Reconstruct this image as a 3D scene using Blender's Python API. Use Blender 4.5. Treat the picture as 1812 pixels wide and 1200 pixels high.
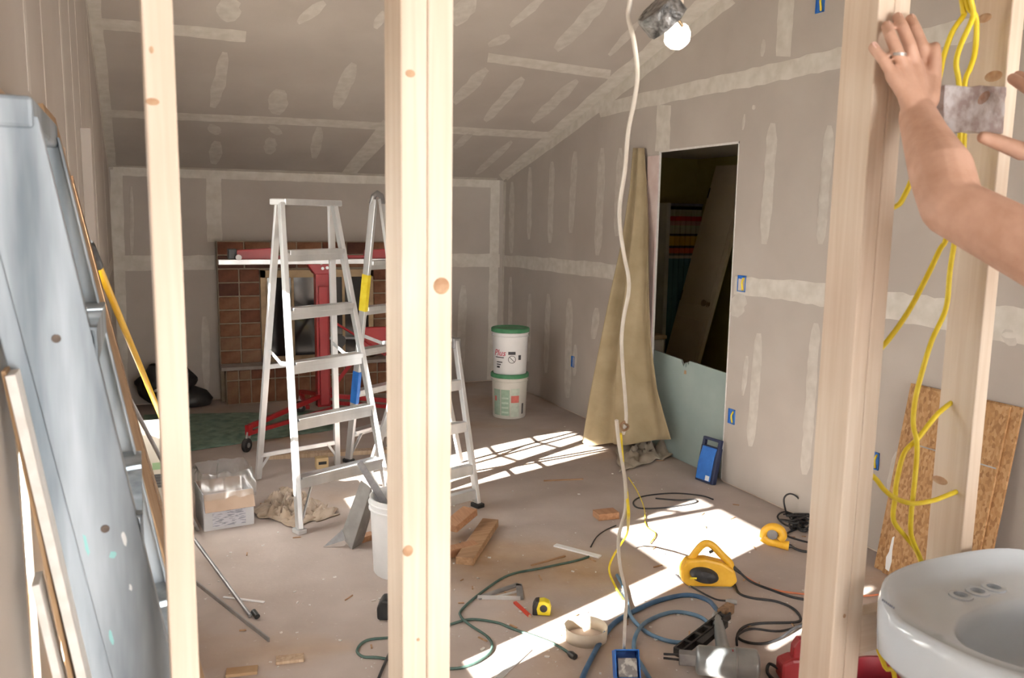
import bpy, bmesh, math, random
from mathutils import Vector, Matrix
random.seed(7)
for o in list(bpy.data.objects): bpy.data.objects.remove(o)
S = bpy.context.scene
COL = S.collection

# ------------------------------------------------------------------ camera
FPX, CX, CY, CAMH = 1486.0, 906.0, 600.0, 1.6577
RX = Vector((0.91411198, 0.04375086, -0.40309447))
RY = Vector((-0.40517006, 0.13627341, -0.90402809))
RZ = Vector((0.01537905, 0.98970471, 0.1422957))
ROT = Matrix((RX, RY, RZ))
CAM = Vector((0, 0, CAMH))
cd = bpy.data.cameras.new('camera'); cam = bpy.data.objects.new('camera', cd); COL.objects.link(cam)
cd.sensor_width = 36.0; cd.lens = 36.0 * FPX / 1812.0; cd.clip_start = 0.02
cam.matrix_world = Matrix.Translation(CAM) @ ROT.to_4x4()
cd.dof.use_dof = True; cd.dof.focus_distance = 4.6; cd.dof.aperture_fstop = 7.0
S.camera = cam

# ------------------------------------------------------------------ light
w = bpy.data.worlds.new('world'); S.world = w; w.use_nodes = True
bg = w.node_tree.nodes['Background']; bg.inputs[0].default_value = (1.0, 0.97, 0.92, 1); bg.inputs[1].default_value = 8.3
sd = bpy.data.lights.new('sun_offscreen', 'SUN'); sun = bpy.data.objects.new('sun_offscreen', sd); COL.objects.link(sun)
sd.energy = 30.0; sd.angle = math.radians(0.55); sd.color = (1.0, 0.95, 0.88)
SUNDIR = Vector((0.8477, 0.2772, -0.4524))
sun.rotation_euler = SUNDIR.to_track_quat('-Z', 'Y').to_euler(); sun.location = (-4, 1, 5)
S.view_settings.view_transform = 'Standard'; S.view_settings.look = 'None'
S.view_settings.exposure = 1.1; S.view_settings.gamma = 1.0; S.view_settings.use_curve_mapping = False

# ------------------------------------------------------------------ pixel -> place
def ray(x, y):
    c = Vector((x - CX, -(y - CY), -FPX)); return Vector((RX.dot(c), RY.dot(c), RZ.dot(c)))
def on(axis, val, x, y):
    r = ray(x, y); return CAM + r * ((val - CAM[axis]) / r[axis])
def PF(x, y, z=0.0): return on(2, z, x, y)          # on a level plane (floor)
def PY(x, y, Y): return on(1, Y, x, y)              # on a plane parallel to the back wall
def PX(x, y, X): return on(0, X, x, y)              # on a plane parallel to the side walls
XL, XR, YB, EAVE, SLOPE, RIDGE = -0.19, 3.37, 7.82, 2.03, 0.295, 3.0
YF = -2.6
def zc(Y): return EAVE + SLOPE * (YB - Y) if Y > RIDGE else EAVE + SLOPE * (YB - RIDGE) - 0.295 * (RIDGE - Y)
def PC(x, y):                                       # on the sloped ceiling
    r = ray(x, y); n = Vector((0, SLOPE, 1)); p0 = Vector((0, YB, EAVE))
    return CAM + r * ((p0 - CAM).dot(n) / r.dot(n))
def PD(x, y, d):                                    # at optical depth d
    r = ray(x, y); return CAM + r * (d / FPX)

# ------------------------------------------------------------------ materials
def _nt(name):
    m = bpy.data.materials.new(name); m.use_nodes = True; nt = m.node_tree
    return m, nt, nt.nodes['Principled BSDF']
def L(nt, a, b): nt.links.new(a, b)
def rgb(c): return (c[0], c[1], c[2], 1)
def mat(name, c1, c2=None, scale=8.0, rough=0.6, metal=0.0, bump=0.0, bscale=None, stretch=None, lo=0.35, hi=0.65, detail=4.0, spec=None, trans=0.0):
    m, nt, b = _nt(name)
    b.inputs['Roughness'].default_value = rough; b.inputs['Metallic'].default_value = metal
    if spec is not None: b.inputs['Specular IOR Level'].default_value = spec
    b.inputs['Base Color'].default_value = rgb(c1)
    tc = nt.nodes.new('ShaderNodeTexCoord'); mp = nt.nodes.new('ShaderNodeMapping'); L(nt, tc.outputs['Object'], mp.inputs[0])
    if stretch: mp.inputs['Scale'].default_value = stretch
    if c2 is not None:
        n = nt.nodes.new('ShaderNodeTexNoise'); n.inputs['Scale'].default_value = scale; n.inputs['Detail'].default_value = detail
        L(nt, mp.outputs[0], n.inputs['Vector'])
        r = nt.nodes.new('ShaderNodeValToRGB'); r.color_ramp.elements[0].position = lo; r.color_ramp.elements[1].position = hi
        r.color_ramp.elements[0].color = rgb(c1); r.color_ramp.elements[1].color = rgb(c2)
        L(nt, n.outputs[0], r.inputs[0]); L(nt, r.outputs[0], b.inputs['Base Color'])
    if bump:
        n2 = nt.nodes.new('ShaderNodeTexNoise'); n2.inputs['Scale'].default_value = bscale or scale; n2.inputs['Detail'].default_value = 5
        L(nt, mp.outputs[0], n2.inputs['Vector'])
        bp = nt.nodes.new('ShaderNodeBump'); bp.inputs['Strength'].default_value = bump; bp.inputs['Distance'].default_value = 0.01
        L(nt, n2.outputs[0], bp.inputs['Height']); L(nt, bp.outputs[0], b.inputs['Normal'])
    return m
def emit(name, c, s):
    m, nt, b = _nt(name); b.inputs['Base Color'].default_value = rgb(c)
    b.inputs['Emission Color'].default_value = rgb(c); b.inputs['Emission Strength'].default_value = s; return m
def thin(name, c, fac, rough=0.05):
    m = bpy.data.materials.new(name); m.use_nodes = True; nt = m.node_tree; nt.nodes.clear()
    out = nt.nodes.new('ShaderNodeOutputMaterial'); mx = nt.nodes.new('ShaderNodeMixShader')
    t = nt.nodes.new('ShaderNodeBsdfTransparent'); g = nt.nodes.new('ShaderNodeBsdfGlossy'); g.inputs['Roughness'].default_value = rough
    t.inputs[0].default_value = rgb(c); mx.inputs[0].default_value = fac
    L(nt, t.outputs[0], mx.inputs[1]); L(nt, g.outputs[0], mx.inputs[2]); L(nt, mx.outputs[0], out.inputs[0]); return m

def wood(name, c1, c2, axis='Z', rough=0.6, k=9.0, knot=True):
    m, nt, b = _nt(name); b.inputs['Roughness'].default_value = rough
    tc = nt.nodes.new('ShaderNodeTexCoord'); mp = nt.nodes.new('ShaderNodeMapping'); L(nt, tc.outputs['Object'], mp.inputs[0])
    sc = {'Z': (1, 1, .035), 'X': (.035, 1, 1), 'Y': (1, .035, 1)}[axis]; mp.inputs['Scale'].default_value = sc
    n = nt.nodes.new('ShaderNodeTexNoise'); n.inputs['Scale'].default_value = k * 7; n.inputs['Detail'].default_value = 3; n.inputs['Distortion'].default_value = .6
    L(nt, mp.outputs[0], n.inputs['Vector'])
    r = nt.nodes.new('ShaderNodeValToRGB'); r.color_ramp.elements[0].position = .36; r.color_ramp.elements[1].position = .66
    r.color_ramp.elements[0].color = rgb(c1); r.color_ramp.elements[1].color = rgb(c2)
    L(nt, n.outputs[0], r.inputs[0])
    n3 = nt.nodes.new('ShaderNodeTexNoise'); n3.inputs['Scale'].default_value = 2.2; L(nt, tc.outputs['Object'], n3.inputs['Vector'])
    mx = nt.nodes.new('ShaderNodeMix'); mx.data_type = 'RGBA'; mx.blend_type = 'MULTIPLY'
    r3 = nt.nodes.new('ShaderNodeValToRGB'); r3.color_ramp.elements[0].color = (.86, .80, .76, 1); r3.color_ramp.elements[1].color = (1, 1, 1, 1)
    r3.color_ramp.elements[0].position = .35; r3.color_ramp.elements[1].position = .6
    L(nt, n3.outputs[0], r3.inputs[0]); mx.inputs[0].default_value = 1
    L(nt, r.outputs[0], mx.inputs[6]); L(nt, r3.outputs[0], mx.inputs[7]); L(nt, mx.outputs[2], b.inputs['Base Color'])
    return m
M = {}
M['drywall'] = mat('drywall_paper', (.44, .392, .352), (.49, .442, .40), 2.2, .85, bump=.05, bscale=60)
M['mud'] = mat('joint_compound', (.58, .54, .48), (.67, .63, .575), 14, .8, bump=.15, bscale=40)
M['mud2'] = mat('joint_compound_thin', (.52, .478, .43), (.60, .56, .51), 16, .8, bump=.1, bscale=40)
M['gyp'] = mat('gypsum_core', (.62, .60, .57), (.7, .68, .66), 40, .9)
M['stud'] = wood('framing_lumber', (.67, .56, .45), (.73, .635, .535))
M['studx'] = wood('framing_lumber_x', (.67, .56, .45), (.73, .635, .535), 'X')
M['knot'] = mat('wood_knot', (.40, .23, .13), (.52, .35, .22), 60, .7)
M['alu'] = mat('aluminium', (.60, .61, .62), (.74, .75, .76), 9, .36, .55, stretch=(1, 1, .25), bump=.04)
M['aluold'] = mat('aluminium_worn', (.17, .21, .25), (.44, .50, .56), 16, .48, .25, stretch=(1, 1, .12), bump=.08)
M['red'] = mat('red_enamel', (.33, .012, .018), (.40, .02, .024), 6, .35)
M['dark'] = mat('dark_rubber', (.018, .018, .02), (.035, .034, .036), 20, .6)
M['black'] = mat('black_plastic', (.02, .02, .022), (.03, .03, .03), 20, .4)
M['steel'] = mat('grey_steel', (.30, .30, .31), (.42, .42, .43), 14, .4, .7)
M['pewter'] = mat('dull_galvanized_steel', (.27, .26, .25), (.36, .35, .34), 14, .5, .25)
M['white'] = mat('white_plastic', (.72, .73, .74), (.78, .78, .79), 7, .45)
M['cream'] = mat('cream_plastic', (.62, .60, .54), (.68, .66, .61), 7, .5)
M['green'] = mat('green_lid', (.05, .22, .10), (.09, .30, .15), 14, .5)
M['blue'] = mat('blue_plastic', (.02, .14, .52), (.03, .19, .62), 20, .4)
M['yellow'] = mat('yellow_cable', (.78, .60, .02), (.86, .70, .05), 30, .45)
M['dewalt'] = mat('yellow_tool', (.72, .38, .02), (.80, .46, .04), 20, .45)
M['pole'] = mat('yellow_pole', (.80, .45, .01), (.86, .52, .02), 10, .4)
M['offwire'] = mat('white_cable', (.58, .54, .48), (.66, .62, .56), 20, .5)
M['canvas'] = mat('canvas_cloth', (.30, .235, .135), (.38, .305, .19), 5, .9, bump=.25, bscale=25)
M['brown'] = mat('brown_board', (.34, .21, .11), (.42, .28, .16), 10, .8)
M['offcut'] = wood('offcut_wood', (.36, .21, .11), (.5, .32, .19), 'X')

# ------------------------------------------------------------------ mesh helper
class MB:
    def __init__(s): s.v = []; s.f = []; s.sm = []
    def add(s, vs, fs, smooth=False):
        k = len(s.v); s.v += [Vector(p) for p in vs]; s.f += [tuple(i + k for i in q) for q in fs]; s.sm += [smooth] * len(fs); return s
    def hexa(s, p):   # 8 pts: bottom 4 ccw, top 4 ccw
        return s.add(p, [(3, 2, 1, 0), (4, 5, 6, 7), (0, 1, 5, 4), (1, 2, 6, 5), (2, 3, 7, 6), (3, 0, 4, 7)])
    def box(s, lo, hi):
        x0, y0, z0 = lo; x1, y1, z1 = hi
        return s.hexa([(x0, y0, z0), (x1, y0, z0), (x1, y1, z0), (x0, y1, z0), (x0, y0, z1), (x1, y0, z1), (x1, y1, z1), (x0, y1, z1)])
    def cbox(s, c, size, mx=None):
        a, b, c2 = [q / 2 for q in size]
        P = [(-a, -b, -c2), (a, -b, -c2), (a, b, -c2), (-a, b, -c2), (-a, -b, c2), (a, -b, c2), (a, b, c2), (-a, b, c2)]
        P = [Vector(q) for q in P]
        if mx is not None: P = [mx @ q for q in P]
        return s.hexa([q + Vector(c) for q in P])
    def beam(s, p0, p1, w, t, side, w1=None, t1=None):   # w along side, t across
        p0, p1 = Vector(p0), Vector(p1); d = (p1 - p0).normalized()
        a = Vector(side); a = (a - d * a.dot(d)).normalized(); b = d.cross(a)
        w1 = w if w1 is None else w1; t1 = t if t1 is None else t1
        P = []
        for p, ww, tt in ((p0, w, t), (p1, w1, t1)):
            P += [p - a * ww / 2 - b * tt / 2, p + a * ww / 2 - b * tt / 2, p + a * ww / 2 + b * tt / 2, p - a * ww / 2 + b * tt / 2]
        return s.hexa(P)
    def tube(s, pts, r, n=8, caps=True, flat=1.0, up=None):
        pts = [Vector(p) for p in pts]; rs = r if isinstance(r, (list, tuple)) else [r] * len(pts)
        k = len(s.v); a = None
        for i, p in enumerate(pts):
            d = (pts[min(i + 1, len(pts) - 1)] - pts[max(i - 1, 0)])
            d = d.normalized() if d.length > 1e-9 else Vector((0, 0, 1))
            if up is not None: a = Vector(up)
            elif a is None: a = Vector((0, 0, 1)) if abs(d.z) < .9 else Vector((1, 0, 0))
            a = (a - d * a.dot(d)).normalized(); b = d.cross(a)
            for j in range(n):
                t = 2 * math.pi * j / n
                s.v.append(p + (a * math.cos(t) * flat + b * math.sin(t)) * rs[i])
        for i in range(len(pts) - 1):
            for j in range(n):
                q = k + i * n; s.f.append((q + j, q + (j + 1) % n, q + n + (j + 1) % n, q + n + j)); s.sm.append(True)
        if caps:
            s.f.append(tuple(k + j for j in reversed(range(n)))); s.sm.append(False)
            q = k + (len(pts) - 1) * n; s.f.append(tuple(q + j for j in range(n))); s.sm.append(False)
        return s
    def lathe(s, prof, n=32, mx=None, cap0=True, cap1=True):
        k = len(s.v)
        for r, z in prof:
            for j in range(n):
                t = 2 * math.pi * j / n; q = Vector((r * math.cos(t), r * math.sin(t), z))
                s.v.append(mx @ q if mx is not None else q)
        for i in range(len(prof) - 1):
            for j in range(n):
                q = k + i * n; s.f.append((q + j, q + (j + 1) % n, q + n + (j + 1) % n, q + n + j)); s.sm.append(True)
        if cap0: s.f.append(tuple(k + j for j in reversed(range(n)))); s.sm.append(False)
        if cap1:
            q = k + (len(prof) - 1) * n; s.f.append(tuple(q + j for j in range(n))); s.sm.append(False)
        return s
    def prism(s, poly, mx, t0, t1):   # poly 2D ccw in local xy, extruded along local z
        n = len(poly)
        P = [mx @ Vector((x, y, t0)) for x, y in poly] + [mx @ Vector((x, y, t1)) for x, y in poly]
        return s.add(P, [tuple(reversed(range(n))), tuple(range(n, 2 * n))] + [(i, (i + 1) % n, n + (i + 1) % n, n + i) for i in range(n)])
    def grid(s, rows, smooth=True):
        m = len(rows[0]); k = len(s.v)
        for r in rows: s.v += [Vector(p) for p in r]
        for i in range(len(rows) - 1):
            for j in range(m - 1):
                q = k + i * m + j; s.f.append((q, q + 1, q + m + 1, q + m)); s.sm.append(smooth)
        return s
    def sphere(s, c, r, n=16, mx=None):
        prof = [(math.sin(math.pi * i / n) * r + 1e-5, -math.cos(math.pi * i / n) * r) for i in range(n + 1)]
        T = Matrix.Translation(Vector(c)) @ (mx.to_4x4() if mx is not None else Matrix.Identity(4))
        return s.lathe(prof, n * 2, T)
    def build(s, name, m, parent=None, bevel=0.0, sub=0, solid=0.0, origin=None):
        me = bpy.data.meshes.new(name)
        inv = None
        if parent is not None: inv = PW[parent.name].inverted()
        elif origin is not None: inv = Matrix.Translation(-Vector(origin))
        vs = [inv @ q for q in s.v] if inv is not None else s.v
        me.from_pydata([tuple(q) for q in vs], [], s.f); me.polygons.foreach_set('use_smooth', s.sm)
        me.materials.append(M[m] if isinstance(m, str) else m); me.update()
        bm = bmesh.new(); bm.from_mesh(me); bmesh.ops.recalc_face_normals(bm, faces=bm.faces); bm.to_mesh(me); bm.free()
        if any(s.sm): me.set_sharp_from_angle(angle=math.radians(50))
        o = bpy.data.objects.new(name, me); COL.objects.link(o)
        if parent is not None: o.parent = parent; PW[o.name] = PW[parent.name]
        else:
            if origin is not None: o.location = origin
            PW[o.name] = Matrix.Translation(Vector(origin)) if origin is not None else Matrix.Identity(4)
        if bevel:
            b = o.modifiers.new('bevel', 'BEVEL'); b.width = bevel; b.segments = 2; b.limit_method = 'ANGLE'
        if solid:
            q = o.modifiers.new('solid', 'SOLIDIFY'); q.thickness = solid; q.offset = 0
        if sub:
            q = o.modifiers.new('sub', 'SUBSURF'); q.levels = sub; q.render_levels = sub
        return o
PW = {}
def tag(o, label, cat, group=None, kind=None):
    if label: o['label'] = label
    if cat: o['category'] = cat
    if group: o['group'] = group
    if kind: o['kind'] = kind
    return o
def thing(name, label, cat, loc=(0, 0, 0), group=None):
    o = bpy.data.objects.new(name, None); COL.objects.link(o); o.location = loc; o.empty_display_size = .05
    PW[o.name] = Matrix.Translation(Vector(loc)); return tag(o, label, cat, group)
def struct(o): o['kind'] = 'structure'; return o
def spline(pts, k=8):
    pts = [Vector(p) for p in pts]; out = []
    for i in range(len(pts) - 1):
        a = pts[max(i - 1, 0)]; b = pts[i]; c = pts[i + 1]; d = pts[min(i + 2, len(pts) - 1)]
        for j in range(k):
            t = j / k
            out.append(.5 * ((2 * b) + (c - a) * t + (2 * a - 5 * b + 4 * c - d) * t * t + (3 * b - a - 3 * c + d) * t ** 3))
    out.append(pts[-1]); return out
def frame(o, x, y=None, z=None):   # 4x4 from axes
    x = Vector(x).normalized()
    if z is not None:
        z = Vector(z); z = (z - x * z.dot(x)).normalized(); y = z.cross(x)
    else:
        y = Vector(y); y = (y - x * y.dot(x)).normalized(); z = x.cross(y)
    m = Matrix((x, y, z)).transposed().to_4x4(); m.translation = Vector(o); return m
def text_mesh(s, size, depth=0.0006):   # flat lettering as (verts, faces) in local xy, centred
    c = bpy.data.curves.new('t', 'FONT'); c.body = s; c.size = size; c.extrude = depth; c.align_x = 'CENTER'; c.align_y = 'CENTER'; c.resolution_u = 2
    o = bpy.data.objects.new('t', c); COL.objects.link(o); dg = bpy.context.evaluated_depsgraph_get()
    me = o.evaluated_get(dg).to_mesh(); vs = [q.co.copy() for q in me.vertices]; fs = [tuple(p.vertices) for p in me.polygons]
    o.evaluated_get(dg).to_mesh_clear(); bpy.data.objects.remove(o); bpy.data.curves.remove(c); return vs, fs
def add_text(mb, s, size, mx, shear=0.0):
    vs, fs = text_mesh(s, size); return mb.add([mx @ Vector((q.x + shear * q.y, q.y, q.z)) for q in vs], fs)
# ================================================================== the setting
mb = MB(); mb.box((XL - .3, YF - .3, -.12), (7.2, YB + .3, 0))
m, nt, b = _nt('dusty_subfloor'); b.inputs['Roughness'].default_value = .8
tc = nt.nodes.new('ShaderNodeTexCoord')
def noise(sc, det=4, dist=0.0):
    n = nt.nodes.new('ShaderNodeTexNoise'); n.inputs['Scale'].default_value = sc; n.inputs['Detail'].default_value = det; n.inputs['Distortion'].default_value = dist
    L(nt, tc.outputs['Object'], n.inputs['Vector']); return n
def ramp(src, a, bb, ca, cb):
    r = nt.nodes.new('ShaderNodeValToRGB'); r.color_ramp.elements[0].position = a; r.color_ramp.elements[1].position = bb
    r.color_ramp.elements[0].color = rgb(ca); r.color_ramp.elements[1].color = rgb(cb); L(nt, src, r.inputs[0]); return r
def mixc(f, a, bb):
    x = nt.nodes.new('ShaderNodeMix'); x.data_type = 'RGBA'
    L(nt, f, x.inputs[0]); L(nt, a, x.inputs[6]); L(nt, bb, x.inputs[7]); return x
dust = ramp(noise(3.0, 6).outputs[0], .3, .7, (.40, .335, .30), (.50, .43, .395))
ply = ramp(noise(9.0, 5).outputs[0], .3, .7, (.40, .27, .17), (.50, .355, .24))
msk = ramp(noise(.9, 5, .4).outputs[0], .53, .70, (0, 0, 0), (1, 1, 1))
mx1 = mixc(msk.outputs[0], dust.outputs[0], ply.outputs[0])
spk = ramp(noise(38, 3).outputs[0], .66, .74, (0, 0, 0), (.5, .5, .5))
wh = ramp(noise(2, 2).outputs[0], 0, 1, (.56, .52, .48), (.62, .58, .55))
mx2 = mixc(spk.outputs[0], mx1.outputs[2], wh.outputs[0]); L(nt, mx2.outputs[2], b.inputs['Base Color'])
bp = nt.nodes.new('ShaderNodeBump'); bp.inputs['Strength'].default_value = .12; bp.inputs['Distance'].default_value = .01
L(nt, noise(45, 4).outputs[0], bp.inputs['Height']); L(nt, bp.outputs[0], b.inputs['Normal'])
M['floor'] = m
struct(mb.build('floor', 'floor'))

# ceiling: two slopes
mb = MB(); T = .15
def cpt(x, Y, dz=0): return (x, Y, zc(Y) + dz)
x0, x1 = XL - .16, XR + .16
mb.hexa([cpt(x0, RIDGE), cpt(x1, RIDGE), cpt(x1, YB + .15), cpt(x0, YB + .15), cpt(x0, RIDGE, T), cpt(x1, RIDGE, T), cpt(x1, YB + .15, T), cpt(x0, YB + .15, T)])
mb.hexa([cpt(x0, YF - .15), cpt(x1, YF - .15), cpt(x1, RIDGE - 1e-4), cpt(x0, RIDGE - 1e-4), cpt(x0, YF - .15, T), cpt(x1, YF - .15, T), cpt(x1, RIDGE - 1e-4, T), cpt(x0, RIDGE - 1e-4, T)])
ceil = struct(mb.build('ceiling', 'drywall'))
# back wall
mb = MB(); mb.box((XL - .15, YB, 0.012), (XR + .15, YB + .15, EAVE + .02)); wback = struct(mb.build('wall_back', 'drywall'))
def side_wall(X0, X1, holes):
    """wall between X0 and X1 along Y with rectangular holes (y0,y1,z0,z1), gable topped"""
    mb = MB(); ys = sorted({YF - .15, YB, RIDGE} | {h[0] for h in holes} | {h[1] for h in holes})
    def col(a, c, z0, z1=None):
        za, zb = (z1, z1) if z1 is not None else (zc(a) + .02, zc(c) + .02)
        mb.hexa([(X0, a, z0), (X1, a, z0), (X1, c, z0), (X0, c, z0), (X0, a, za), (X1, a, za), (X1, c, zb), (X0, c, zb)])
    for a, c in zip(ys[:-1], ys[1:]):
        h = [q for q in holes if q[0] <= a and q[1] >= c]
        if not h: col(a, c, .012)
        else:
            if h[0][2] > .02: col(a, c, .012, h[0][2])
            col(a, c, h[0][3])
    return mb
W1 = (1.50, 2.97, .647, 1.85); W2 = (3.95, 4.73, .647, 1.87)
wleft = struct(side_wall(XL - .15, XL, [W1, W2]).build('wall_left', 'drywall'))
DO = (4.22, 5.07, 0.0, 2.13)
wright = struct(side_wall(XR, XR + .016, [DO]).build('wall_right', 'drywall'))
# wall behind the camera; its wide opening is assumed, added for fill daylight
mb = MB(); zf = zc(YF)
OP0, OP1, OPH = .5, 3.0, 2.1
mb.box((XL - .15, YF - .15, .0), (OP0, YF, zf + .02)); mb.box((OP1, YF - .15, 0), (XR + .15, YF, zf + .02)); mb.box((OP0, YF - .15, OPH), (OP1, YF, zf + .02))
struct(mb.build('wall_front', 'drywall'))
# outside ground seen through the windows
mb = MB(); mb.box((-9, -9, -.5), (XL - .31, 12, -.3)); M['ground'] = mat('pale_ground', (.5, .47, .42), (.6, .57, .52), 1.0, .9)
struct(mb.build('ground_outside', 'ground'))
# windows in the left wall
M['glass'] = thin('window_glass', (.97, .98, .98), .06)
M['jamb'] = wood('window_jamb_wood', (.66, .50, .36), (.76, .62, .48))
for i, (y0, y1, z0, z1) in enumerate((W1, W2)):
    e = bpy.data.objects.new('window_%d' % (i + 1), None); COL.objects.link(e); e.location = (XL - .075, (y0 + y1) / 2, z0); PW[e.name] = Matrix.Translation(e.location); struct(e)
    mb = MB(); j = .018; xa, xb = XL - .15, XL + .001
    mb.box((xa, y0, z0), (xb, y0 + j, z1)).box((xa, y1 - j, z0), (xb, y1, z1)).box((xa, y0, z1 - j), (xb, y1, z1)).box((xa, y0, z0), (xb, y1, z0 + j))
    mb.build('jamb', 'jamb', e)
    mb = MB(); k = .045; xa, xb = XL - .148, XL - .108; a, c = y0 + j, y1 - j
    mb.box((xa, a, z0 + j), (xb, a + k, z1 - j)).box((xa, c - k, z0 + j), (xb, c, z1 - j)).box((xa, a, z1 - j - k), (xb, c, z1 - j)).box((xa, a, z0 + j), (xb, c, z0 + j + k))
    mb.build('frame', 'white', e, bevel=.003)
    MB().box((XL - .130, a + k, z0 + j + k), (XL - .126, c - k, z1 - j - k)).build('pane', 'glass', e)

# ------- joint compound: thin feathered strips and dabs laid on the boards
rnd = random.Random(11)
def dab(parent, fn, pts, wpx, m='mud', lift=.0015, name='joint_compound_strip', jag=.16, ends=True):
    """a smear along pixel polyline pts (px), wpx wide, laid on the surface fn(px,py)->place; n found from the surface"""
    pts = [Vector((x, y)) for x, y in pts]; n = max(6, int((pts[-1] - pts[0]).length / 14))
    seg = [(pts[i + 1] - pts[i]).length for i in range(len(pts) - 1)]; tot = sum(seg)
    ws = wpx if isinstance(wpx, (list, tuple)) else (wpx, wpx)
    A, B = [], []
    for i in range(n + 1):
        d = tot * i / n; k = 0
        while k < len(seg) - 1 and d > seg[k]: d -= seg[k]; k += 1
        p = pts[k].lerp(pts[k + 1], min(1, d / seg[k])); t = (pts[k + 1] - pts[k]).normalized(); nn = Vector((-t.y, t.x))
        wv = (ws[0] + (ws[1] - ws[0]) * i / n) * .5
        if ends: wv *= min(1, .45 + 2.2 * min(i, n - i) / n * max(1, n / 6))
        A.append(p + nn * wv * (1 + rnd.uniform(-jag, jag))); B.append(p - nn * wv * (1 + rnd.uniform(-jag, jag)))
    a3 = [fn(q.x, q.y) for q in A]; b3 = [fn(q.x, q.y) for q in B]
    nrm = (a3[1] - a3[0]).cross(b3[0] - a3[0])
    if nrm.dot(CAM - a3[0]) < 0: nrm = -nrm
    nrm.normalize(); mid = [(p + q) / 2 + nrm * lift for p, q in zip(a3, b3)]
    ia = [p.lerp(c, .35) + nrm * lift * .9 for p, c in zip(a3, mid)]; ib = [p.lerp(c, .35) + nrm * lift * .9 for p, c in zip(b3, mid)]
    ea = [p + nrm * .0003 for p in a3]; eb = [p + nrm * .0003 for p in b3]
    mb = MB(); mb.grid([ea, ia, mid, ib, eb]); return mb.build(name, m, parent)
fc = PC
fb = lambda x, y: PY(x, y, YB - .001)
fr = lambda x, y: PX(x, y, XR - .001)
fl_ = lambda x, y: PX(x, y, XL + .001)
# ceiling seams
for p, wd in (([(150, 40), (300, 52), (435, 65)], 20), ([(180, 200), (560, 217), (975, 240)], 13), ([(863, 102), (1080, 132)], 16),
              ([(690, 222), (655, 262), (612, 312)], (30, 20)), ([(195, 297), (500, 306), (880, 320)], 9)):
    dab(ceil, fc, p, wd, ends=False, jag=.08)
dab(ceil, fc, [(888, 316), (980, 240), (1075, 160), (1275, -8)], (16, 42), ends=False, jag=.12)
dab(ceil, fc, [(197, 300), (190, 230), (172, 90), (160, -10)], (18, 34), ends=False, jag=.1)
for p, wd in (([(402, -6), (408, 38)], 40), ([(398, 92), (390, 140), (376, 190)], 22), ([(496, 158), (488, 202)], 34), ([(627, 112), (610, 150), (594, 192)], 24), ([(575, 4), (527, 40)], 18),
              ([(838, -6), (802, 42)], 32), ([(962, -4), (903, 46)], 15), ([(1072, -4), (984, 88)], 24), ([(902, 64), (864, 80)], 15), ([(862, 122), (803, 182)], 20), ([(926, 138), (858, 214)], 18),
              ([(1022, 142), (942, 216)], 17), ([(1130, 40), (1078, 98)], 13), ([(906, 250), (842, 308)], 12), ([(838, 232), (804, 262)], 12), ([(680, 20), (664, 50)], 16), ([(383, 222), (376, 236)], 26), ([(385, 250), (378, 290)], 22),
              ([(490, 225), (484, 236)], 26), ([(482, 244), (474, 272)], 22), ([(565, 225), (556, 280)], 18)):
    dab(ceil, fc, p, wd, 'mud2', name='joint_compound_dab')
# back wall seams
for p, wd in (([(198, 466), (380, 465)], 26), ([(788, 461), (884, 461)], 24), ([(200, 303), (500, 313), (884, 325)], 15), ([(378, 312), (380, 428)], 27), ([(206, 300), (209, 500), (212, 690)], (22, 30)), ([(876, 322), (874, 470), (870, 672)], 16)):
    dab(wback, fb, p, wd, ends=False, jag=.08)
for p, wd in (([(820, 505), (816, 600), (814, 672)], 14), ([(232, 330), (234, 450)], 8), ([(362, 560), (366, 690)], 14)):
    dab(wback, fb, p, wd, 'mud2', name='joint_compound_dab')
# right wall seams
for p, wd in (([(888, 461), (990, 470), (1090, 482)], (20, 28)), ([(1300, 505), (1400, 514), (1480, 525), (1620, 548), (1830, 582)], (30, 66)), ([(1060, 196), (1182, 168), (1330, 137), (1480, 104), (1640, 70), (1830, 25)], (24, 46)),
              ([(894, 314), (985, 246), (1078, 172), (1290, -8)], (12, 34)), ([(892, 322), (888, 470), (886, 670)], 8), ([(1175, 186), (1172, 268)], 24), ([(1392, -6), (1386, 100)], 28)):
    dab(wright, fr, p, wd, ends=False, jag=.1)
for p, wd in (([(906, 322), (905, 448)], 9), ([(938, 296), (936, 424)], 8), ([(977, 286), (973, 430)], 10), ([(1018, 268), (1010, 412)], 11), ([(1066, 262), (1057, 452)], 13), ([(1098, 262), (1092, 418)], 13),
              ([(904, 490), (902, 610)], 7), ([(938, 520), (934, 640)], 8), ([(970, 520), (966, 660)], 9), ([(1008, 528), (1004, 704)], 12), ([(1056, 545), (1050, 600)], 12), ([(1368, 218), (1352, 432)], 18), ([(1468, 222), (1452, 432)], 18),
              ([(1343, 590), (1328, 790)], 16), ([(1444, 572), (1424, 840)], 18), ([(1322, 630), (1314, 700)], 9), ([(1352, 70), (1348, 100)], 8), ([(1318, 202), (1314, 230)], 5), ([(1335, 186), (1333, 194)], 6), ([(1312, 520), (1300, 560)], 26), ([(1018, 610), (1016, 665)], 8),
              ([(1590, 800), (1575, 880)], 20), ([(1795, 590), (1775, 600)], 40)):
    dab(wright, fr, p, wd, 'mud2', name='joint_compound_dab')
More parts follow.
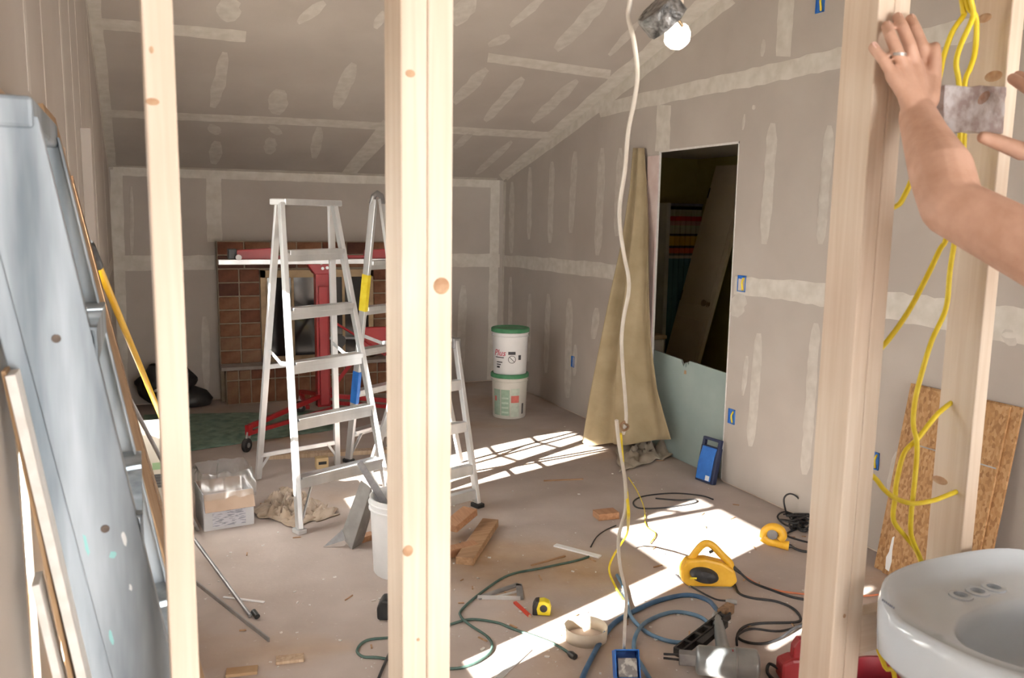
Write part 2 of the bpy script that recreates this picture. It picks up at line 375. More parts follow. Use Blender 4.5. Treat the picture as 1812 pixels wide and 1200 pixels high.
# left wall seams (seen at a grazing angle)
for p, wd in (([(37, -5), (42, 168)], 9), ([(123, -5), (128, 160), (133, 205)], 15)):
    pass
for Y, wd in ((2.05, .045), (2.42, .02), (3.1, .07), (3.55, .02), (4.0, .02), (5.1, .06), (6.6, .06)):
    mb = MB(); z1 = zc(Y) - .02; z0 = .05 if not (W1[0] < Y < W1[1] or W2[0] < Y < W2[1]) else 1.90
    mb.box((XL - .0005, Y - wd / 2, z0), (XL + .0012, Y + wd / 2, z1)); mb.build('joint_compound_strip', 'mud2', wleft)
mb = MB(); mb.box((XL - .0005, YB - .09, .05), (XL + .0014, YB, EAVE - .01)); mb.build('joint_compound_strip', 'mud', wleft)
mb = MB(); mb.box((XL - .0005, 2.99, 1.2), (XL + .0012, W2[0], 1.29)).box((XL - .0005, W2[1], 1.2), (XL + .0012, YB, 1.29)); mb.build('joint_compound_strip', 'mud2', wleft)
a, c = 2.2, YB
mb = MB(); X = XL + .0014
mb.hexa([(XL - .0005, 3.1, zc(3.1) - .09), (X, 3.1, zc(3.1) - .09), (X, c, zc(c) - .09), (XL - .0005, c, zc(c) - .09), (XL - .0005, 3.1, zc(3.1)), (X, 3.1, zc(3.1)), (X, c, zc(c)), (XL - .0005, c, zc(c))]); mb.build('joint_compound_strip', 'mud', wleft)
# open joint under the boards, closed behind by the sole plates
MB().box((XL, YB + .02, 0), (XR, YB + .15, .013)).build('sole_plate', 'studx', wback)
MB().box((XR + .0135, YF, 0), (XR + .0158, DO[0], .013)).box((XR + .0135, DO[1], 0), (XR + .0158, YB, .013)).build('sole_plate', 'studx', wright)
MB().box((XL - .15, YF, 0), (XL - .02, YB, .013)).build('sole_plate', 'studx', wleft)
# cut gypsum edges round the doorway + head
mb = MB(); e = .0145
mb.box((XR - .0015, DO[0] - .008, .02), (XR + .014, DO[0] + .001, DO[3] + .01)).box((XR - .0015, DO[0] - .008, DO[3] - .001), (XR + .014, DO[1] + .008, DO[3] + .012)).box((XR - .0015, DO[1] - .001, .02), (XR + .014, DO[1] + .009, DO[3] + .01))
mb.build('gypsum_edge', 'gyp', wright)

# ------- the bathroom beyond the doorway
M['olive'] = mat('olive_wall_paint', (.33, .295, .095), (.37, .33, .11), 3, .7)
BX0, BX1, BY0, BY1, BH = XR + .0161, 4.75, 3.6, 6.52, 2.22
mb = MB(); mb.box((BX0, BY1, 0), (BX1 + .1, BY1 + .1, BH)); struct(mb.build('wall_bath_far', 'olive'))
mb = MB(); mb.box((BX1, BY0, 0), (BX1 + .1, BY1, BH)); struct(mb.build('wall_bath_side', 'olive'))
mb = MB(); mb.box((BX0, BY0 - .1, 0), (BX1 + .1, BY0, BH)); struct(mb.build('wall_bath_near', 'olive'))
mb = MB(); mb.box((BX0, BY0 - .1, BH), (BX1 + .1, BY1 + .1, BH + .1)); struct(mb.build('ceiling_bath', 'drywall'))

struct(MB().box((XL, W2[0] - .09, .6), (XL + .038, W2[0] - .002, 1.99)).build('trim_3', 'drywall', None, bevel=.002))
# ================================================================== stud partition
PYF = 1.24
fr_ = thing('partition_frame', 'bare softwood stud partition frame with plates, studs and blocking', 'wall frame', (.41, PYF + .045, 0))
def stud(x0, x1, z0=.0381, z1=2.44, y0=PYF, y1=PYF + .089, name='stud'):
    return MB().box((x0, y0, z0), (x1, y1, z1)).build(name, 'stud', fr_, bevel=.003)
for a, c in ((.0175, .0565), (.366, .4075), (.4080, .449), (1.302, 1.3428), (1.3432, 1.384), (1.6715, 1.7105), (2.08, 2.119), (2.49, 2.529), (2.90, 2.939), (3.325, 3.364)):
    stud(a, c)
MB().box((XL + .002, PYF, 0), (.449, PYF + .089, .038)).build('plate', 'studx', fr_, bevel=.003)
MB().box((1.302, PYF, 0), (XR - .002, PYF + .089, .038)).build('plate', 'studx', fr_, bevel=.003)
for k in range(2): MB().box((XL + .002, PYF, 2.4401 + .039 * k), (XR - .002, PYF + .089, 2.478 + .039 * k)).build('plate', 'studx', fr_, bevel=.003)
zb = PY(1530, 1092, PYF).z
MB().box((1.3845, PYF + .001, zb - .085), (1.671, PYF + .039, zb + .004)).build('blocking', 'studx', fr_, bevel=.003)
MB().box((1.711, PYF + .001, zb - .085), (2.0795, PYF + .039, zb + .004)).build('blocking', 'studx', fr_, bevel=.003)
# joist carrying the lamp, nailed on the top plate
JX = PY(1188, 10, 1.62).x
MB().box((JX - .02, PYF - .6, 2.5175), (JX + .02, 2.35, 2.655)).build('joist', wood('joist_wood', (.60, .43, .285), (.73, .57, .415), 'Y'), fr_, bevel=.003)
def knot(px, py, rx, rz, Y=None, X=None):
    mb = MB(); 
    if Y is not None: c = PY(px, py, Y); mx = Matrix.Translation(c) @ Matrix.Rotation(math.pi / 2, 4, 'X') @ Matrix.Diagonal((rx, rz, 1, 1))
    else: c = PX(px, py, X); mx = Matrix.Translation(c) @ Matrix.Rotation(-math.pi / 2, 4, 'Y') @ Matrix.Diagonal((rz, rx, 1, 1))
    mb.lathe([(1, -.0006), (.9, .0008), (.5, .0010), (.02, .0011)], 14, mx); mb.build('knot', 'knot', fr_)
knot(726, 130, .008, .006, Y=PYF); knot(781, 506, .014, .014, Y=PYF); knot(722, 975, .009, .010, Y=PYF); knot(740, 1132, .003, .003, Y=PYF)
knot(270, 180, .009, .005, Y=PYF); knot(268, 88, .003, .005, Y=PYF)
knot(1758, 135, .022, .012, X=1.6715); knot(1742, 32, .018, .010, X=1.6715); knot(1663, 850, .022, .010, X=1.6715); knot(1494, 1090, .004, .005, Y=PYF)

# yellow house wiring through the bay
def cable(name, label, pts, r, m='yellow', grp=None, cat='cable', flat=1.0, k=6):
    o = MB().tube(spline(pts, k), r, 8, flat=flat).build(name, m, None, origin=pts[0]); return tag(o, label, cat, grp)
YC = 1.285
def ypath(px, Y=YC): return [PY(x, y, Y) if not isinstance(Y, list) else PY(x, y, Y[i]) for i, (x, y) in enumerate(px)]
def yend(p, X): return Vector((X, p.y, p.z))
a = ypath([(1702, -160), (1700, -60), (1704, 15), (1705, 27), (1685, 57), (1670, 100), (1664, 128), (1645, 220), (1620, 300), (1600, 347), (1584, 366)], YC + .012); a.append(Vector((1.37, a[-1].y, a[-1].z - .02)))
a[0] = Vector((a[0].x, a[0].y, 2.445))
cable('yellow_cable', 'yellow electrical cable dropping behind the hand to the doubled stud', a, .0055)
a = ypath([(1712, -150), (1708, -60), (1712, 8), (1727, 32), (1726, 88), (1717, 120), (1707, 150), (1706, 240), (1702, 330), (1690, 420), (1681, 480), (1674, 545), (1650, 600), (1634, 650), (1620, 705), (1616, 750), (1622, 780), (1622, 812), (1616, 875), (1612, 915), (1613, 950), (1629, 990), (1640, 1040)], YC); a[0] = Vector((a[0].x, a[0].y, 2.445))
a += [Vector((a[-1].x, a[-1].y, .5)), Vector((a[-1].x + .02, a[-1].y, .036))]
cable('yellow_cable', 'long yellow electrical cable hanging full height beside the knotty single stud', a, .0055)
a = ypath([(1706, -150), (1716, -40), (1722, 20), (1717, 42), (1700, 80), (1692, 112), (1697, 150), (1699, 240), (1690, 340), (1675, 420), (1663, 442), (1640, 490), (1605, 555), (1563, 612)], YC - .012); a[0] = Vector((a[0].x, a[0].y, 2.445)); a.append(Vector((1.36, a[-1].y, a[-1].z - .04)))
cable('yellow_cable', 'yellow electrical cable slanting from under the elbow to the doubled stud', a, .0055)
a = ypath([(1660, 732), (1625, 775), (1600, 802), (1587, 850), (1584, 880), (1581, 920), (1600, 947), (1622, 975), (1634, 1010), (1640, 1040)], YC + .014); a.insert(0, Vector((1.69, a[0].y, a[0].z + .03))); a += [Vector((a[-1].x, a[-1].y, .5)), Vector((a[-1].x + .02, a[-1].y, .036))]
cable('yellow_cable', 'yellow electrical cable looping out in front of the strand board', a, .0055)
a = ypath([(1546, 844), (1565, 867), (1585, 882), (1615, 891), (1650, 886), (1670, 879)], YC - .02); a.insert(0, Vector((1.36, a[0].y, a[0].z + .03))); a.append(Vector((1.69, a[-1].y, a[-1].z + .01)))
cable('yellow_cable', 'short yellow electrical cable sagging sideways between the two studs', a, .0055)
a = [PY(1548, 1128, YC + .02), PY(1566, 1180, YC), PY(1585, 1230, YC)]; a = [Vector((a[0].x, a[0].y, a[0].z + .05))] + a + [Vector((a[-1].x + .03, YC, .036))]
cable('yellow_cable', 'yellow electrical cable running down below the blocking under the basin', a, .0055)

# ================================================================== basin on its pedestal
M['porc'] = mat('white_porcelain', (.60, .67, .75), (.64, .71, .78), 3, .12, spec=.6)
SC = Vector((1.60, 1.237, 0)); SZ = .900
bs = thing('pedestal_sink', 'white porcelain pedestal sink with three faucet holes against the studs', 'sink', (SC.x, SC.y - .2, 0))
NR = 72
def outline(th, s=1.0, a=.300, vb=.195, vf=.275, vc=.20, e=2.7):
    c, q = math.cos(th), math.sin(th); b = vf if q > 0 else vb
    r = (abs(c) ** e + abs(q) ** e) ** (-1 / e); return Vector((c * r * a * s, vc + q * r * b * s, 0))
def lip(v):
    t = max(0.0, min(1.0, (.15 - v) / .13)); return .034 * t * t * (3 - 2 * t)
rows = []
def rg(f, z, k=0.0): rows.append([(SC.x + p.x, SC.y - p.y, z + lip(p.y) * k) for p in [f(2 * math.pi * i / NR) for i in range(NR + 1)]])
for s_, z in ((.02, SZ - .20), (.45, SZ - .20), (.70, SZ - .175), (.86, SZ - .135), (.945, SZ - .108), (.985, SZ - .095), (.998, SZ - .05), (1.0, SZ - .02), (.985, SZ - .004), (.96, SZ), (.925, SZ - .002), (.89, SZ - .010), (.78, SZ - .0135)): rg(lambda t, s_=s_: outline(t, s_), z, {.998: .5, 1.0: .9, .985: 1.0, .96: 1.0, .925: .9, .89: .45}.get(s_, 0.0) if z > SZ - .06 else 0.0)
def inner(t, s): return outline(t, s, .225, .135, .165, .285, 2.5)
for s_, z in ((1.04, SZ - .014), (1.0, SZ - .020), (.95, SZ - .045), (.85, SZ - .095), (.66, SZ - .14), (.35, SZ - .158), (.05, SZ - .162)): rg(lambda t, s_=s_: inner(t, s_), z)
mb = MB(); mb.grid(rows); bo_ = mb.build('basin', 'porc', bs)
# three real holes bored through the deck
b_ = bmesh.new(); b_.from_mesh(bo_.data); bmesh.ops.remove_doubles(b_, verts=b_.verts, dist=1e-5)
bmesh.ops.holes_fill(b_, edges=[q for q in b_.edges if q.is_boundary], sides=0); bmesh.ops.recalc_face_normals(b_, faces=b_.faces); b_.to_mesh(bo_.data); b_.free()
for k in (-1, 0, 1):
    ct_ = MB().lathe([(.0135, -.045), (.0135, .03)], 24, Matrix.Translation((SC.x + k * .0508, SC.y - .098, SZ - .0115))).build('cutter', 'porc', bs)
    q = bo_.modifiers.new('bore', 'BOOLEAN'); q.operation = 'DIFFERENCE'; q.solver = 'EXACT'; q.object = ct_
bpy.context.view_layer.update(); dg = bpy.context.evaluated_depsgraph_get(); me2 = bpy.data.meshes.new_from_object(bo_.evaluated_get(dg))
bo_.modifiers.clear(); bo_.data = me2; me2.polygons.foreach_set('use_smooth', [True] * len(me2.polygons)); me2.set_sharp_from_angle(angle=math.radians(50))
for ct_ in [q for q in bpy.data.objects if q.name.startswith('cutter')]: bpy.data.objects.remove(ct_)
for k in (-1, 0, 1):
    c = Vector((SC.x + k * .0508, SC.y - .098, SZ - .0115)); mb = MB()
    mb.lathe([(.024, -.004), (.0235, .001), (.020, .0028), (.0142, .002), (.0135, -.006)], 24, Matrix.Translation(c), False, False); mb.build('faucet_hole', 'porc', bs)
mb = MB(); mb.lathe([(.11, 0), (.11, .02), (.085, .05), (.065, .2), (.062, .5), (.075, .62), (.10, .705)], 28, Matrix.Translation((SC.x, SC.y - .20, 0))); mb.build('pedestal', 'porc', bs)
# faint maker's stroke on the side of the basin
c = PY(1578, 1070, 1.06); mb = MB()
for i in range(7):
    p = PX(1562 + i * 3.3, 1062 + i * 2.3, SC.x - .301); mb.cbox(p + Vector((-.0002, 0, 0)), (.001, .003, .0045))
mb.build('maker_mark', mat('mark_ink', (.16, .18, .24), rough=.4), bs)

# red pail below the basin
c = PF(1580, 1205, .36); e = thing('red_pail', 'dark red plastic pail standing below the basin behind the studs', 'pail', (c.x, c.y, 0))
mx = Matrix.Translation((c.x, c.y, 0)); mb = MB(); mb.lathe([(.10, 0), (.11, .01), (.135, .33), (.142, .335), (.142, .36), (.133, .36), (.128, .33), (.104, .015)], 30, mx); mb.build('body', mat('dark_red_plastic', (.22, .01, .02), (.27, .015, .025), 9, .4), e)

# ================================================================== person
M['skin'] = mat('skin', (.53, .315, .225), (.61, .38, .285), 26, .55, bump=.08, bscale=120)
M['nail'] = mat('fingernail', (.74, .50, .43), rough=.3)
def caps(mb, pts, rs, n=18):
    """rounded tapering limb through pts"""
    pts = [Vector(p) for p in pts]; P, R_ = [], []
    d = (pts[0] - pts[1]).normalized()
    for k in (1.0, .85, .5): P.append(pts[0] + d * rs[0] * k); R_.append(max(1e-4, rs[0] * math.sqrt(max(0, 1 - k * k))))
    for p, r in zip(pts, rs): P.append(p); R_.append(r)
    d = (pts[-1] - pts[-2]).normalized()
    for k in (.5, .85, 1.0): P.append(pts[-1] + d * rs[-1] * k); R_.append(max(1e-4, rs[-1] * math.sqrt(max(0, 1 - k * k))))
    mb.tube(P, R_, n); return mb
def ell(mb, c, r, mx=None):
    D = Matrix.Diagonal((r[0], r[1], r[2])).to_3x3(); Q = (mx @ D) if mx is not None else D
    return mb.sphere(c, 1.0, 12, Q)
def fuse(o, vox, it=6):
    q = o.modifiers.new('remesh', 'REMESH'); q.mode = 'VOXEL'; q.voxel_size = vox; q.use_smooth_shade = True
    q = o.modifiers.new('smooth', 'SMOOTH'); q.factor = .5; q.iterations = it; return o
wr = PY(1624, 206, 1.168); el = PD(1684, 366, 1.43); sh = PD(1925, 492, 1.28)
up = Vector((0, 0, 1)); fwd = Vector((0, 1, 0))
body = MB()
# left arm
caps(body, [wr, wr.lerp(el, .25), wr.lerp(el, .62) + Vector((0, -.006, 0)), el], [.034, .040, .053, .050])
caps(body, [el, el.lerp(sh, .35), el.lerp(sh, .7), sh], [.050, .053, .056, .062])
ell(body, el + (el - wr).normalized() * .012 + (el - sh).normalized() * .012, (.042, .042, .042))
# left palm (flat slab of overlapping rounds) and fingers
kn = {'pinky': PY(1580, 133, 1.196), 'ring': PY(1600, 121, 1.194), 'middle': PY(1620, 116, 1.194), 'index': PY(1640, 116, 1.197)}
for nme, off in (('pinky', -.016), ('ring', -.006), ('middle', .006), ('index', .016)):
    caps(body, [kn[nme], kn[nme].lerp(wr, .45) + Vector((0, -.004, 0)), wr + Vector((off, -.002, .004))], [.0145, .0165, .018])
ell(body, (kn['index'] * .35 + wr * .65) + Vector((.012, .004, 0)), (.02, .016, .032))
tips = {'pinky': [(1563, 106, 1.205), (1545, 84, 1.224)], 'ring': [(1588, 92, 1.192), (1575, 62, 1.206), (1569, 46, 1.224)], 'middle': [(1610, 80, 1.190), (1597, 48, 1.204), (1588, 31, 1.224)], 'index': [(1632, 82, 1.192), (1619, 50, 1.206), (1611, 34, 1.224)]}
nails = []
for nme, ch in tips.items():
    P = [kn[nme]] + [PY(*q) for q in ch]; r0 = .0108 if nme == 'pinky' else .0122
    caps(body, P, [r0 * 1.02 - .0007 * i for i in range(len(P))], 14); nails.append((P[-1], P[-1] - P[-2], r0 - .0012))
tb = [wr + Vector((.022, -.004, .03)), PY(1652, 138, 1.178), PY(1655, 104, 1.176), PY(1654, 84, 1.178)]
caps(body, tb, [.018, .0145, .0118, .0108], 14)
# right hand closing on the tile, thumb below and fingers above
rw = PD(1945, 240, 1.40); rp = PD(1880, 207, 1.47); rel = Vector((1.74, .62, 1.58))
shR = sh + Vector((.37, -.06, -.02))
caps(body, [rw, rw.lerp(rel, .4), rel], [.033, .046, .050]); caps(body, [rel, rel.lerp(shR, .5), shR], [.050, .055, .062])
RF = [[(1842, 172, 1.50), (1812, 152, 1.53), (1792, 139, 1.55)], [(1850, 168, 1.53), (1820, 146, 1.56), (1802, 134, 1.58)], [(1858, 180, 1.54), (1832, 172, 1.58)], [(1866, 196, 1.54), (1846, 196, 1.58)]]
for dz, k in ((.026, 0), (.010, 1), (-.006, 2), (-.022, 3)):
    c = rp + Vector((.002 * k, .004 * k, dz)); caps(body, [c, rw + Vector((0, 0, dz * .5))], [.0165, .019])
    P = [c] + [PD(*q) for q in RF[k]]; caps(body, P, [.0128 - .0008 * i for i in range(len(P))], 12)
tR = [PD(1850, 262, 1.46), PD(1808, 268, 1.47), PD(1768, 252, 1.475), PD(1740, 243, 1.478)]
caps(body, [rp.lerp(rw, .35) + Vector((0, -.005, -.025))] + tR, [.022, .019, .0165, .0138, .0112], 14)
# trunk, legs, neck and head
cs = (sh + shR) / 2; cs.y -= .10
caps(body, [sh, cs + Vector((0, 0, .015)), shR], [.062, .075, .062])
caps(body, [cs + Vector((-.07, 0, -.08)), cs + Vector((-.05, -.01, -.33)), cs + Vector((-.07, -.06, -.56))], [.115, .105, .12])
caps(body, [cs + Vector((.07, 0, -.08)), cs + Vector((.05, -.01, -.33)), cs + Vector((.07, -.06, -.56))], [.115, .105, .12])
hip = cs + Vector((0, -.07, -.60))
feet = []
for s_ in (-1, 1):
    h = hip + Vector((s_ * .09, 0, 0)); kz = h.z * .52; kn_ = Vector((h.x + s_ * .01, h.y + .015, kz)); an = Vector((h.x + s_ * .02, h.y - .01, .09))
    caps(body, [h, h.lerp(kn_, .5), kn_], [.092, .078, .058]); caps(body, [kn_, kn_.lerp(an, .35), an], [.056, .056, .040])
    caps(body, [an + Vector((0, -.03, -.045)), an + Vector((0, .14, -.055))], [.038, .030]); feet.append((h, kn_, an))
nk = cs + Vector((0, .0, .09)); hd = cs + Vector((.0, .03, .24))
caps(body, [cs + Vector((0, 0, .04)), nk, hd + Vector((0, -.01, -.06))], [.062, .056, .056])
ell(body, hd + Vector((0, 0, .03)), (.075, .095, .105)); ell(body, hd + Vector((0, .025, -.055)), (.055, .065, .06))
caps(body, [hd + Vector((0, .10, .02)), hd + Vector((0, .122, -.012))], [.011, .014], 10)
for s_ in (-1, 1): ell(body, hd + Vector((s_ * .078, -.005, .01)), (.010, .02, .032))
person = thing('person', 'person reaching up with bare arms to press a tile between studs', 'person', (hip.x, hip.y, 0))
bo = fuse(body.build('body', 'skin', person), .0032, 5)
for p, d, r in nails:
    d = d.normalized(); mx = frame(p + Vector((0, -r * .93, 0)) + d * .003, d, z=(0, -1, 0)); mb = MB()
    mb.prism([(-.006, -.0055), (.005, -.0058), (.008, -.004), (.009, 0), (.008, .004), (.005, .0058), (-.006, .0055), (-.0075, 0)], mx, -.0005, .0012); mb.build('fingernail', 'nail', bo, bevel=.0006)
M['silver'] = mat('ring_silver', (.75, .75, .77), rough=.15, metal=1.0)
a = PY(1590, 97, 1.192); d = (PY(1588, 92, 1.192) - kn['ring']).normalized()
mb = MB(); mb.lathe([(.0124, -.003), (.0142, -.0028), (.0142, .0028), (.0124, .003)], 24, frame(a, Vector((1, 0, 0)), z=d)); mb.build('ring', 'silver', person)['label'] = 'silver wedding ring'
sm = MB(); caps(sm, [sh.lerp(el, .05), sh + Vector((.02, 0, 0)), cs + Vector((0, 0, .005)), shR, shR.lerp(rel, .30)], [.064, .076, .098, .082, .072])
for s_ in (-1, 1): caps(sm, [cs + Vector((s_ * .07, 0, -.08)), cs + Vector((s_ * .055, -.01, -.33)), cs + Vector((s_ * .07, -.065, -.63))], [.127, .124, .148])
fuse(sm.build('t_shirt', mat('grey_cotton', (.16, .17, .19), (.19, .2, .22), 30, .9), person), .008, 6)
jm = MB()
for h, k_, an in feet: caps(jm, [h, h.lerp(k_, .5), k_, k_.lerp(an, .5), an], [.108, .094, .074, .068, .062])
caps(jm, [hip + Vector((-.07, 0, .03)), hip + Vector((.07, 0, .03))], [.125, .125]); fuse(jm.build('jeans', mat('denim', (.05, .08, .15), (.08, .11, .19), 40, .9), person), .008, 6)
for h, k_, an in feet:
    mb = MB(); caps(mb, [an + Vector((0, -.04, -.042)), an + Vector((0, .06, -.048)), an + Vector((0, .16, -.055))], [.046, .044, .034]); fuse(mb.build('shoe', 'black', person), .006, 4)
hm = MB(); ell(hm, hd + Vector((0, -.018, .055)), (.083, .095, .092)); ell(hm, hd + Vector((0, -.045, .0)), (.078, .065, .085)); fuse(hm.build('hair', mat('brown_hair', (.06, .035, .02), (.10, .06, .035), 60, .7, stretch=(1, 1, .2)), person), .006, 3)
for s_ in (-1, 1):
    mb = MB(); mb.sphere(hd + Vector((s_ * .031, .098, .022)), .012, 8); mb.build('eye', 'white', person)
mb = MB(); caps(mb, [hd + Vector((-.024, .084, -.062)), hd + Vector((0, .091, -.063)), hd + Vector((.024, .084, -.062))], [.004, .006, .004], 8); mb.build('mouth', mat('lips', (.45, .17, .14)), person)

# the tile between the hands
M['tile'] = mat('mottled_stone', (.34, .27, .26), (.60, .58, .60), 34, .55, bump=.5, bscale=50, lo=.38, hi=.6)
q = [PY(1661, 233, 1.17), PY(1768, 236, 1.17), PY(1770, 156, 1.17), PY(1659, 151, 1.17)]
c = sum(q, Vector()) / 4; mx = frame(c, q[1] - q[0], q[3] - q[0]); wv, hv = (q[1] - q[0]).length / 2, (q[3] - q[0]).length / 2
mb = MB(); pl_ = []
r2 = random.Random(3)
for i in range(28):
    t = i / 28 * 4; k = int(t); u = t - k; a = [(-1, -1), (1, -1), (1, 1), (-1, 1)]
    x = a[k][0] + (a[(k + 1) % 4][0] - a[k][0]) * u; y = a[k][1] + (a[(k + 1) % 4][1] - a[k][1]) * u; pl_.append((x * wv + r2.uniform(-.0025, .0025), y * hv + r2.uniform(-.0025, .0025)))
mb.prism(pl_, mx, -.012, .012); tile = tag(mb.build('stone_tile', 'tile', None, bevel=.002, origin=c), 'rough mottled pinkish white tile held between the hands before yellow cables', 'tile')
mb = MB(); mb.lathe([(.018, .0115), (.016, .0132), (.004, .0135)], 12, mx @ Matrix.Translation((.022, .022, 0)) @ Matrix.Rotation(.6, 4, 'Z') @ Matrix.Diagonal((1.1, .55, 1, 1))); mb.build('rust_stain', mat('rust_patch', (.36, .22, .17), (.48, .36, .31), 70, .8), tile)
# ================================================================== step ladders
def stepladder(name, label, fl, fr, rl, rr, tl, tr, fracs, m='alu', rail=(.068, .026), rrail=(.038, .022), step=(.075, .028), rear=(.10, .44), cap=True, grp=None, foot='dark', spread=.5, braces=True):
    fl, fr, rl, rr, tl, tr = [Vector(q) for q in (fl, fr, rl, rr, tl, tr)]
    e = thing(name, label, 'ladder', ((fl + fr + rl + rr) / 4), grp)
    a = (fr - fl).normalized(); back = ((rl + rr) - (fl + fr)).normalized()
    off = back * .03
    for f_, t_ in ((fl, tl - off), (fr, tr - off)):
        MB().beam(f_ + Vector((0, 0, .02)), t_, rail[0], rail[1], back).build('rail', m, e, bevel=.003)
        MB().cbox(f_ + Vector((0, 0, .0125)), (.05, .07, .025), Matrix.Rotation(math.atan2(a.y, a.x), 3, 'Z')).build('foot', foot, e, bevel=.004)
    for f_, t_ in ((rl, tl + off), (rr, tr + off)):
        MB().beam(f_ + Vector((0, 0, .01)), t_, rrail[0], rrail[1], a).build('rear_leg', m, e, bevel=.002)
    for k, t in enumerate(fracs):
        p, q = fl.lerp(tl - off, t), fr.lerp(tr - off, t)
        s_ = MB(); s_.beam(p + a * rail[1] * .5, q - a * rail[1] * .5, step[0], step[1] if k else step[1] * .8, back)
        s_.beam(p + a * rail[1] * .5 - back * (step[0] / 2 - .003) - Vector((0, 0, .024)), q - a * rail[1] * .5 - back * (step[0] / 2 - .003) - Vector((0, 0, .024)), .005, .05, back)
        s_.build('step', m, e, bevel=.002)
        if k == 0 and braces:
            for u, v, sg in ((fl, tl, 1), (fr, tr, -1)):
                p0 = u.lerp(v - off, .035) + a * sg * .02; p1 = u.lerp(v - off, t) + a * sg * .10 - Vector((0, 0, .02))
                MB().beam(p0, p1, .022, .006, back).build('brace', m, e)
    for t in rear:
        p, q = rl.lerp(tl + off, t), rr.lerp(tr + off, t)
        MB().beam(p, q, .028, .014, (0, 0, 1)).build('rear_bar', m, e, bevel=.002)
        if t < .2:
            for u, v, sg in ((rl, tl, 1), (rr, tr, -1)):
                MB().beam(u.lerp(v + off, .035), u.lerp(v + off, t) + a * sg * .07, .016, .005, (0, 0, 1)).build('brace', m, e)
    if cap:
        c = (tl + tr) / 2; wv = (tr - tl).length + .035
        MB().cbox(c + Vector((0, 0, .008)), (wv, .13, .035), Matrix.Rotation(math.atan2((tr - tl).y, (tr - tl).x), 3, 'Z')).build('top_cap', m, e, bevel=.006)
    for u, w_, t_, sg in ((fl, rl, tl, 1), (fr, rr, tr, -1)):
        p = u.lerp(t_ - off, spread); q = w_.lerp(t_ + off, spread); mid = (p + q) / 2 - Vector((0, 0, .035))
        MB().beam(p + a * sg * .012, mid + a * sg * .012, .022, .004, (0, 0, 1)).beam(mid + a * sg * .014, q + a * sg * .012, .022, .004, (0, 0, 1)).build('spreader', m, e)
    return e, a, back
FL, FR_, RL, RR = PF(530, 943), PF(690, 898), PF(457, 850), PF(597, 824)
lA, aA, bA = stepladder('step_ladder', 'tall bare aluminium step ladder, sunlit, beside the plastic-lined carton', FL, FR_, RL, RR, PY(495, 360, 4.81), PY(588, 362, 5.03), (.158, .33, .50, .665, .845), foot='alu')
# second ladder behind
ang = math.radians(33); a_ = Vector((math.cos(ang), math.sin(ang), 0)); s_ = Vector((-a_.y, a_.x, 0))
f0 = PF(617, 818); f1 = f0 + a_ * .44; g0 = f0 - s_ * .62; g1 = g0 + a_ * .44; tz = PY(668, 352, 5.28).z
t0 = (f0 + g0) / 2; t0 = PY(668, 352, t0.y); t1 = t0 + a_ * .27
lB, aB, bB = stepladder('step_ladder', 'paint-spattered step ladder with yellow and blue stickers on its rail', f0, f1, g0, g1, t0, t1, (.12, .28, .44, .60, .77), rail=(.05, .024), cap=False, rear=(.2, .6))
off = bB * .03; rdir = (t0 - off) - f0; rd = rdir.normalized(); sd_ = -(-bB)
for frac, ln, mm, nm in ((.66, .24, 'yellow', 'yellow_sticker'), (.30, .22, 'blue', 'blue_sticker')):
    p = f0.lerp(t0 - off, frac); MB().beam(p - rd * ln / 2, p + rd * ln / 2, .054, .0275, bB).build(nm, mm, lB)
for u in (t0, t1): MB().tube([u - s_ * .05 - Vector((0, 0, .03)), u - s_ * .03 + Vector((0, 0, .02)), u + Vector((0, 0, .035)), u + s_ * .03 + Vector((0, 0, .02)), u + s_ * .05 - Vector((0, 0, .03))], .018, 8).build('hinge', 'steel', lB)
# small third ladder mostly hidden by the doubled stud
ang = math.radians(18); a_ = Vector((math.cos(ang), math.sin(ang), 0)); s_ = Vector((-a_.y, a_.x, 0))
h1 = PF(845, 897); h0 = h1 - a_ * .40; k1 = h1 + s_ * .62 - a_ * .06; k0 = k1 - a_ * .32; u1 = PY(800, 600, h1.y + .28); u0 = u1 - a_ * .28
lC, _, _ = stepladder('step_ladder', 'short aluminium step ladder with round black foot in the far sun patch', h0, h1, k0, k1, u0, u1, (.10, .245, .50, .75), rail=(.036, .026), step=(.042, .02), rear=(.4,), cap=False)
for u in (u0, u1): MB().cbox(u - Vector((0, 0, .02)), (.05, .10, .06), Matrix.Rotation(ang, 3, 'Z')).build('hinge', 'steel', lC, bevel=.004)
MB().beam(u0, u1, .06, .02, s_).build('top_step', 'alu', lC, bevel=.002)

M['trim_dark'] = mat('rusty_bolt', (.10, .075, .06), (.16, .12, .10), 60, .6)
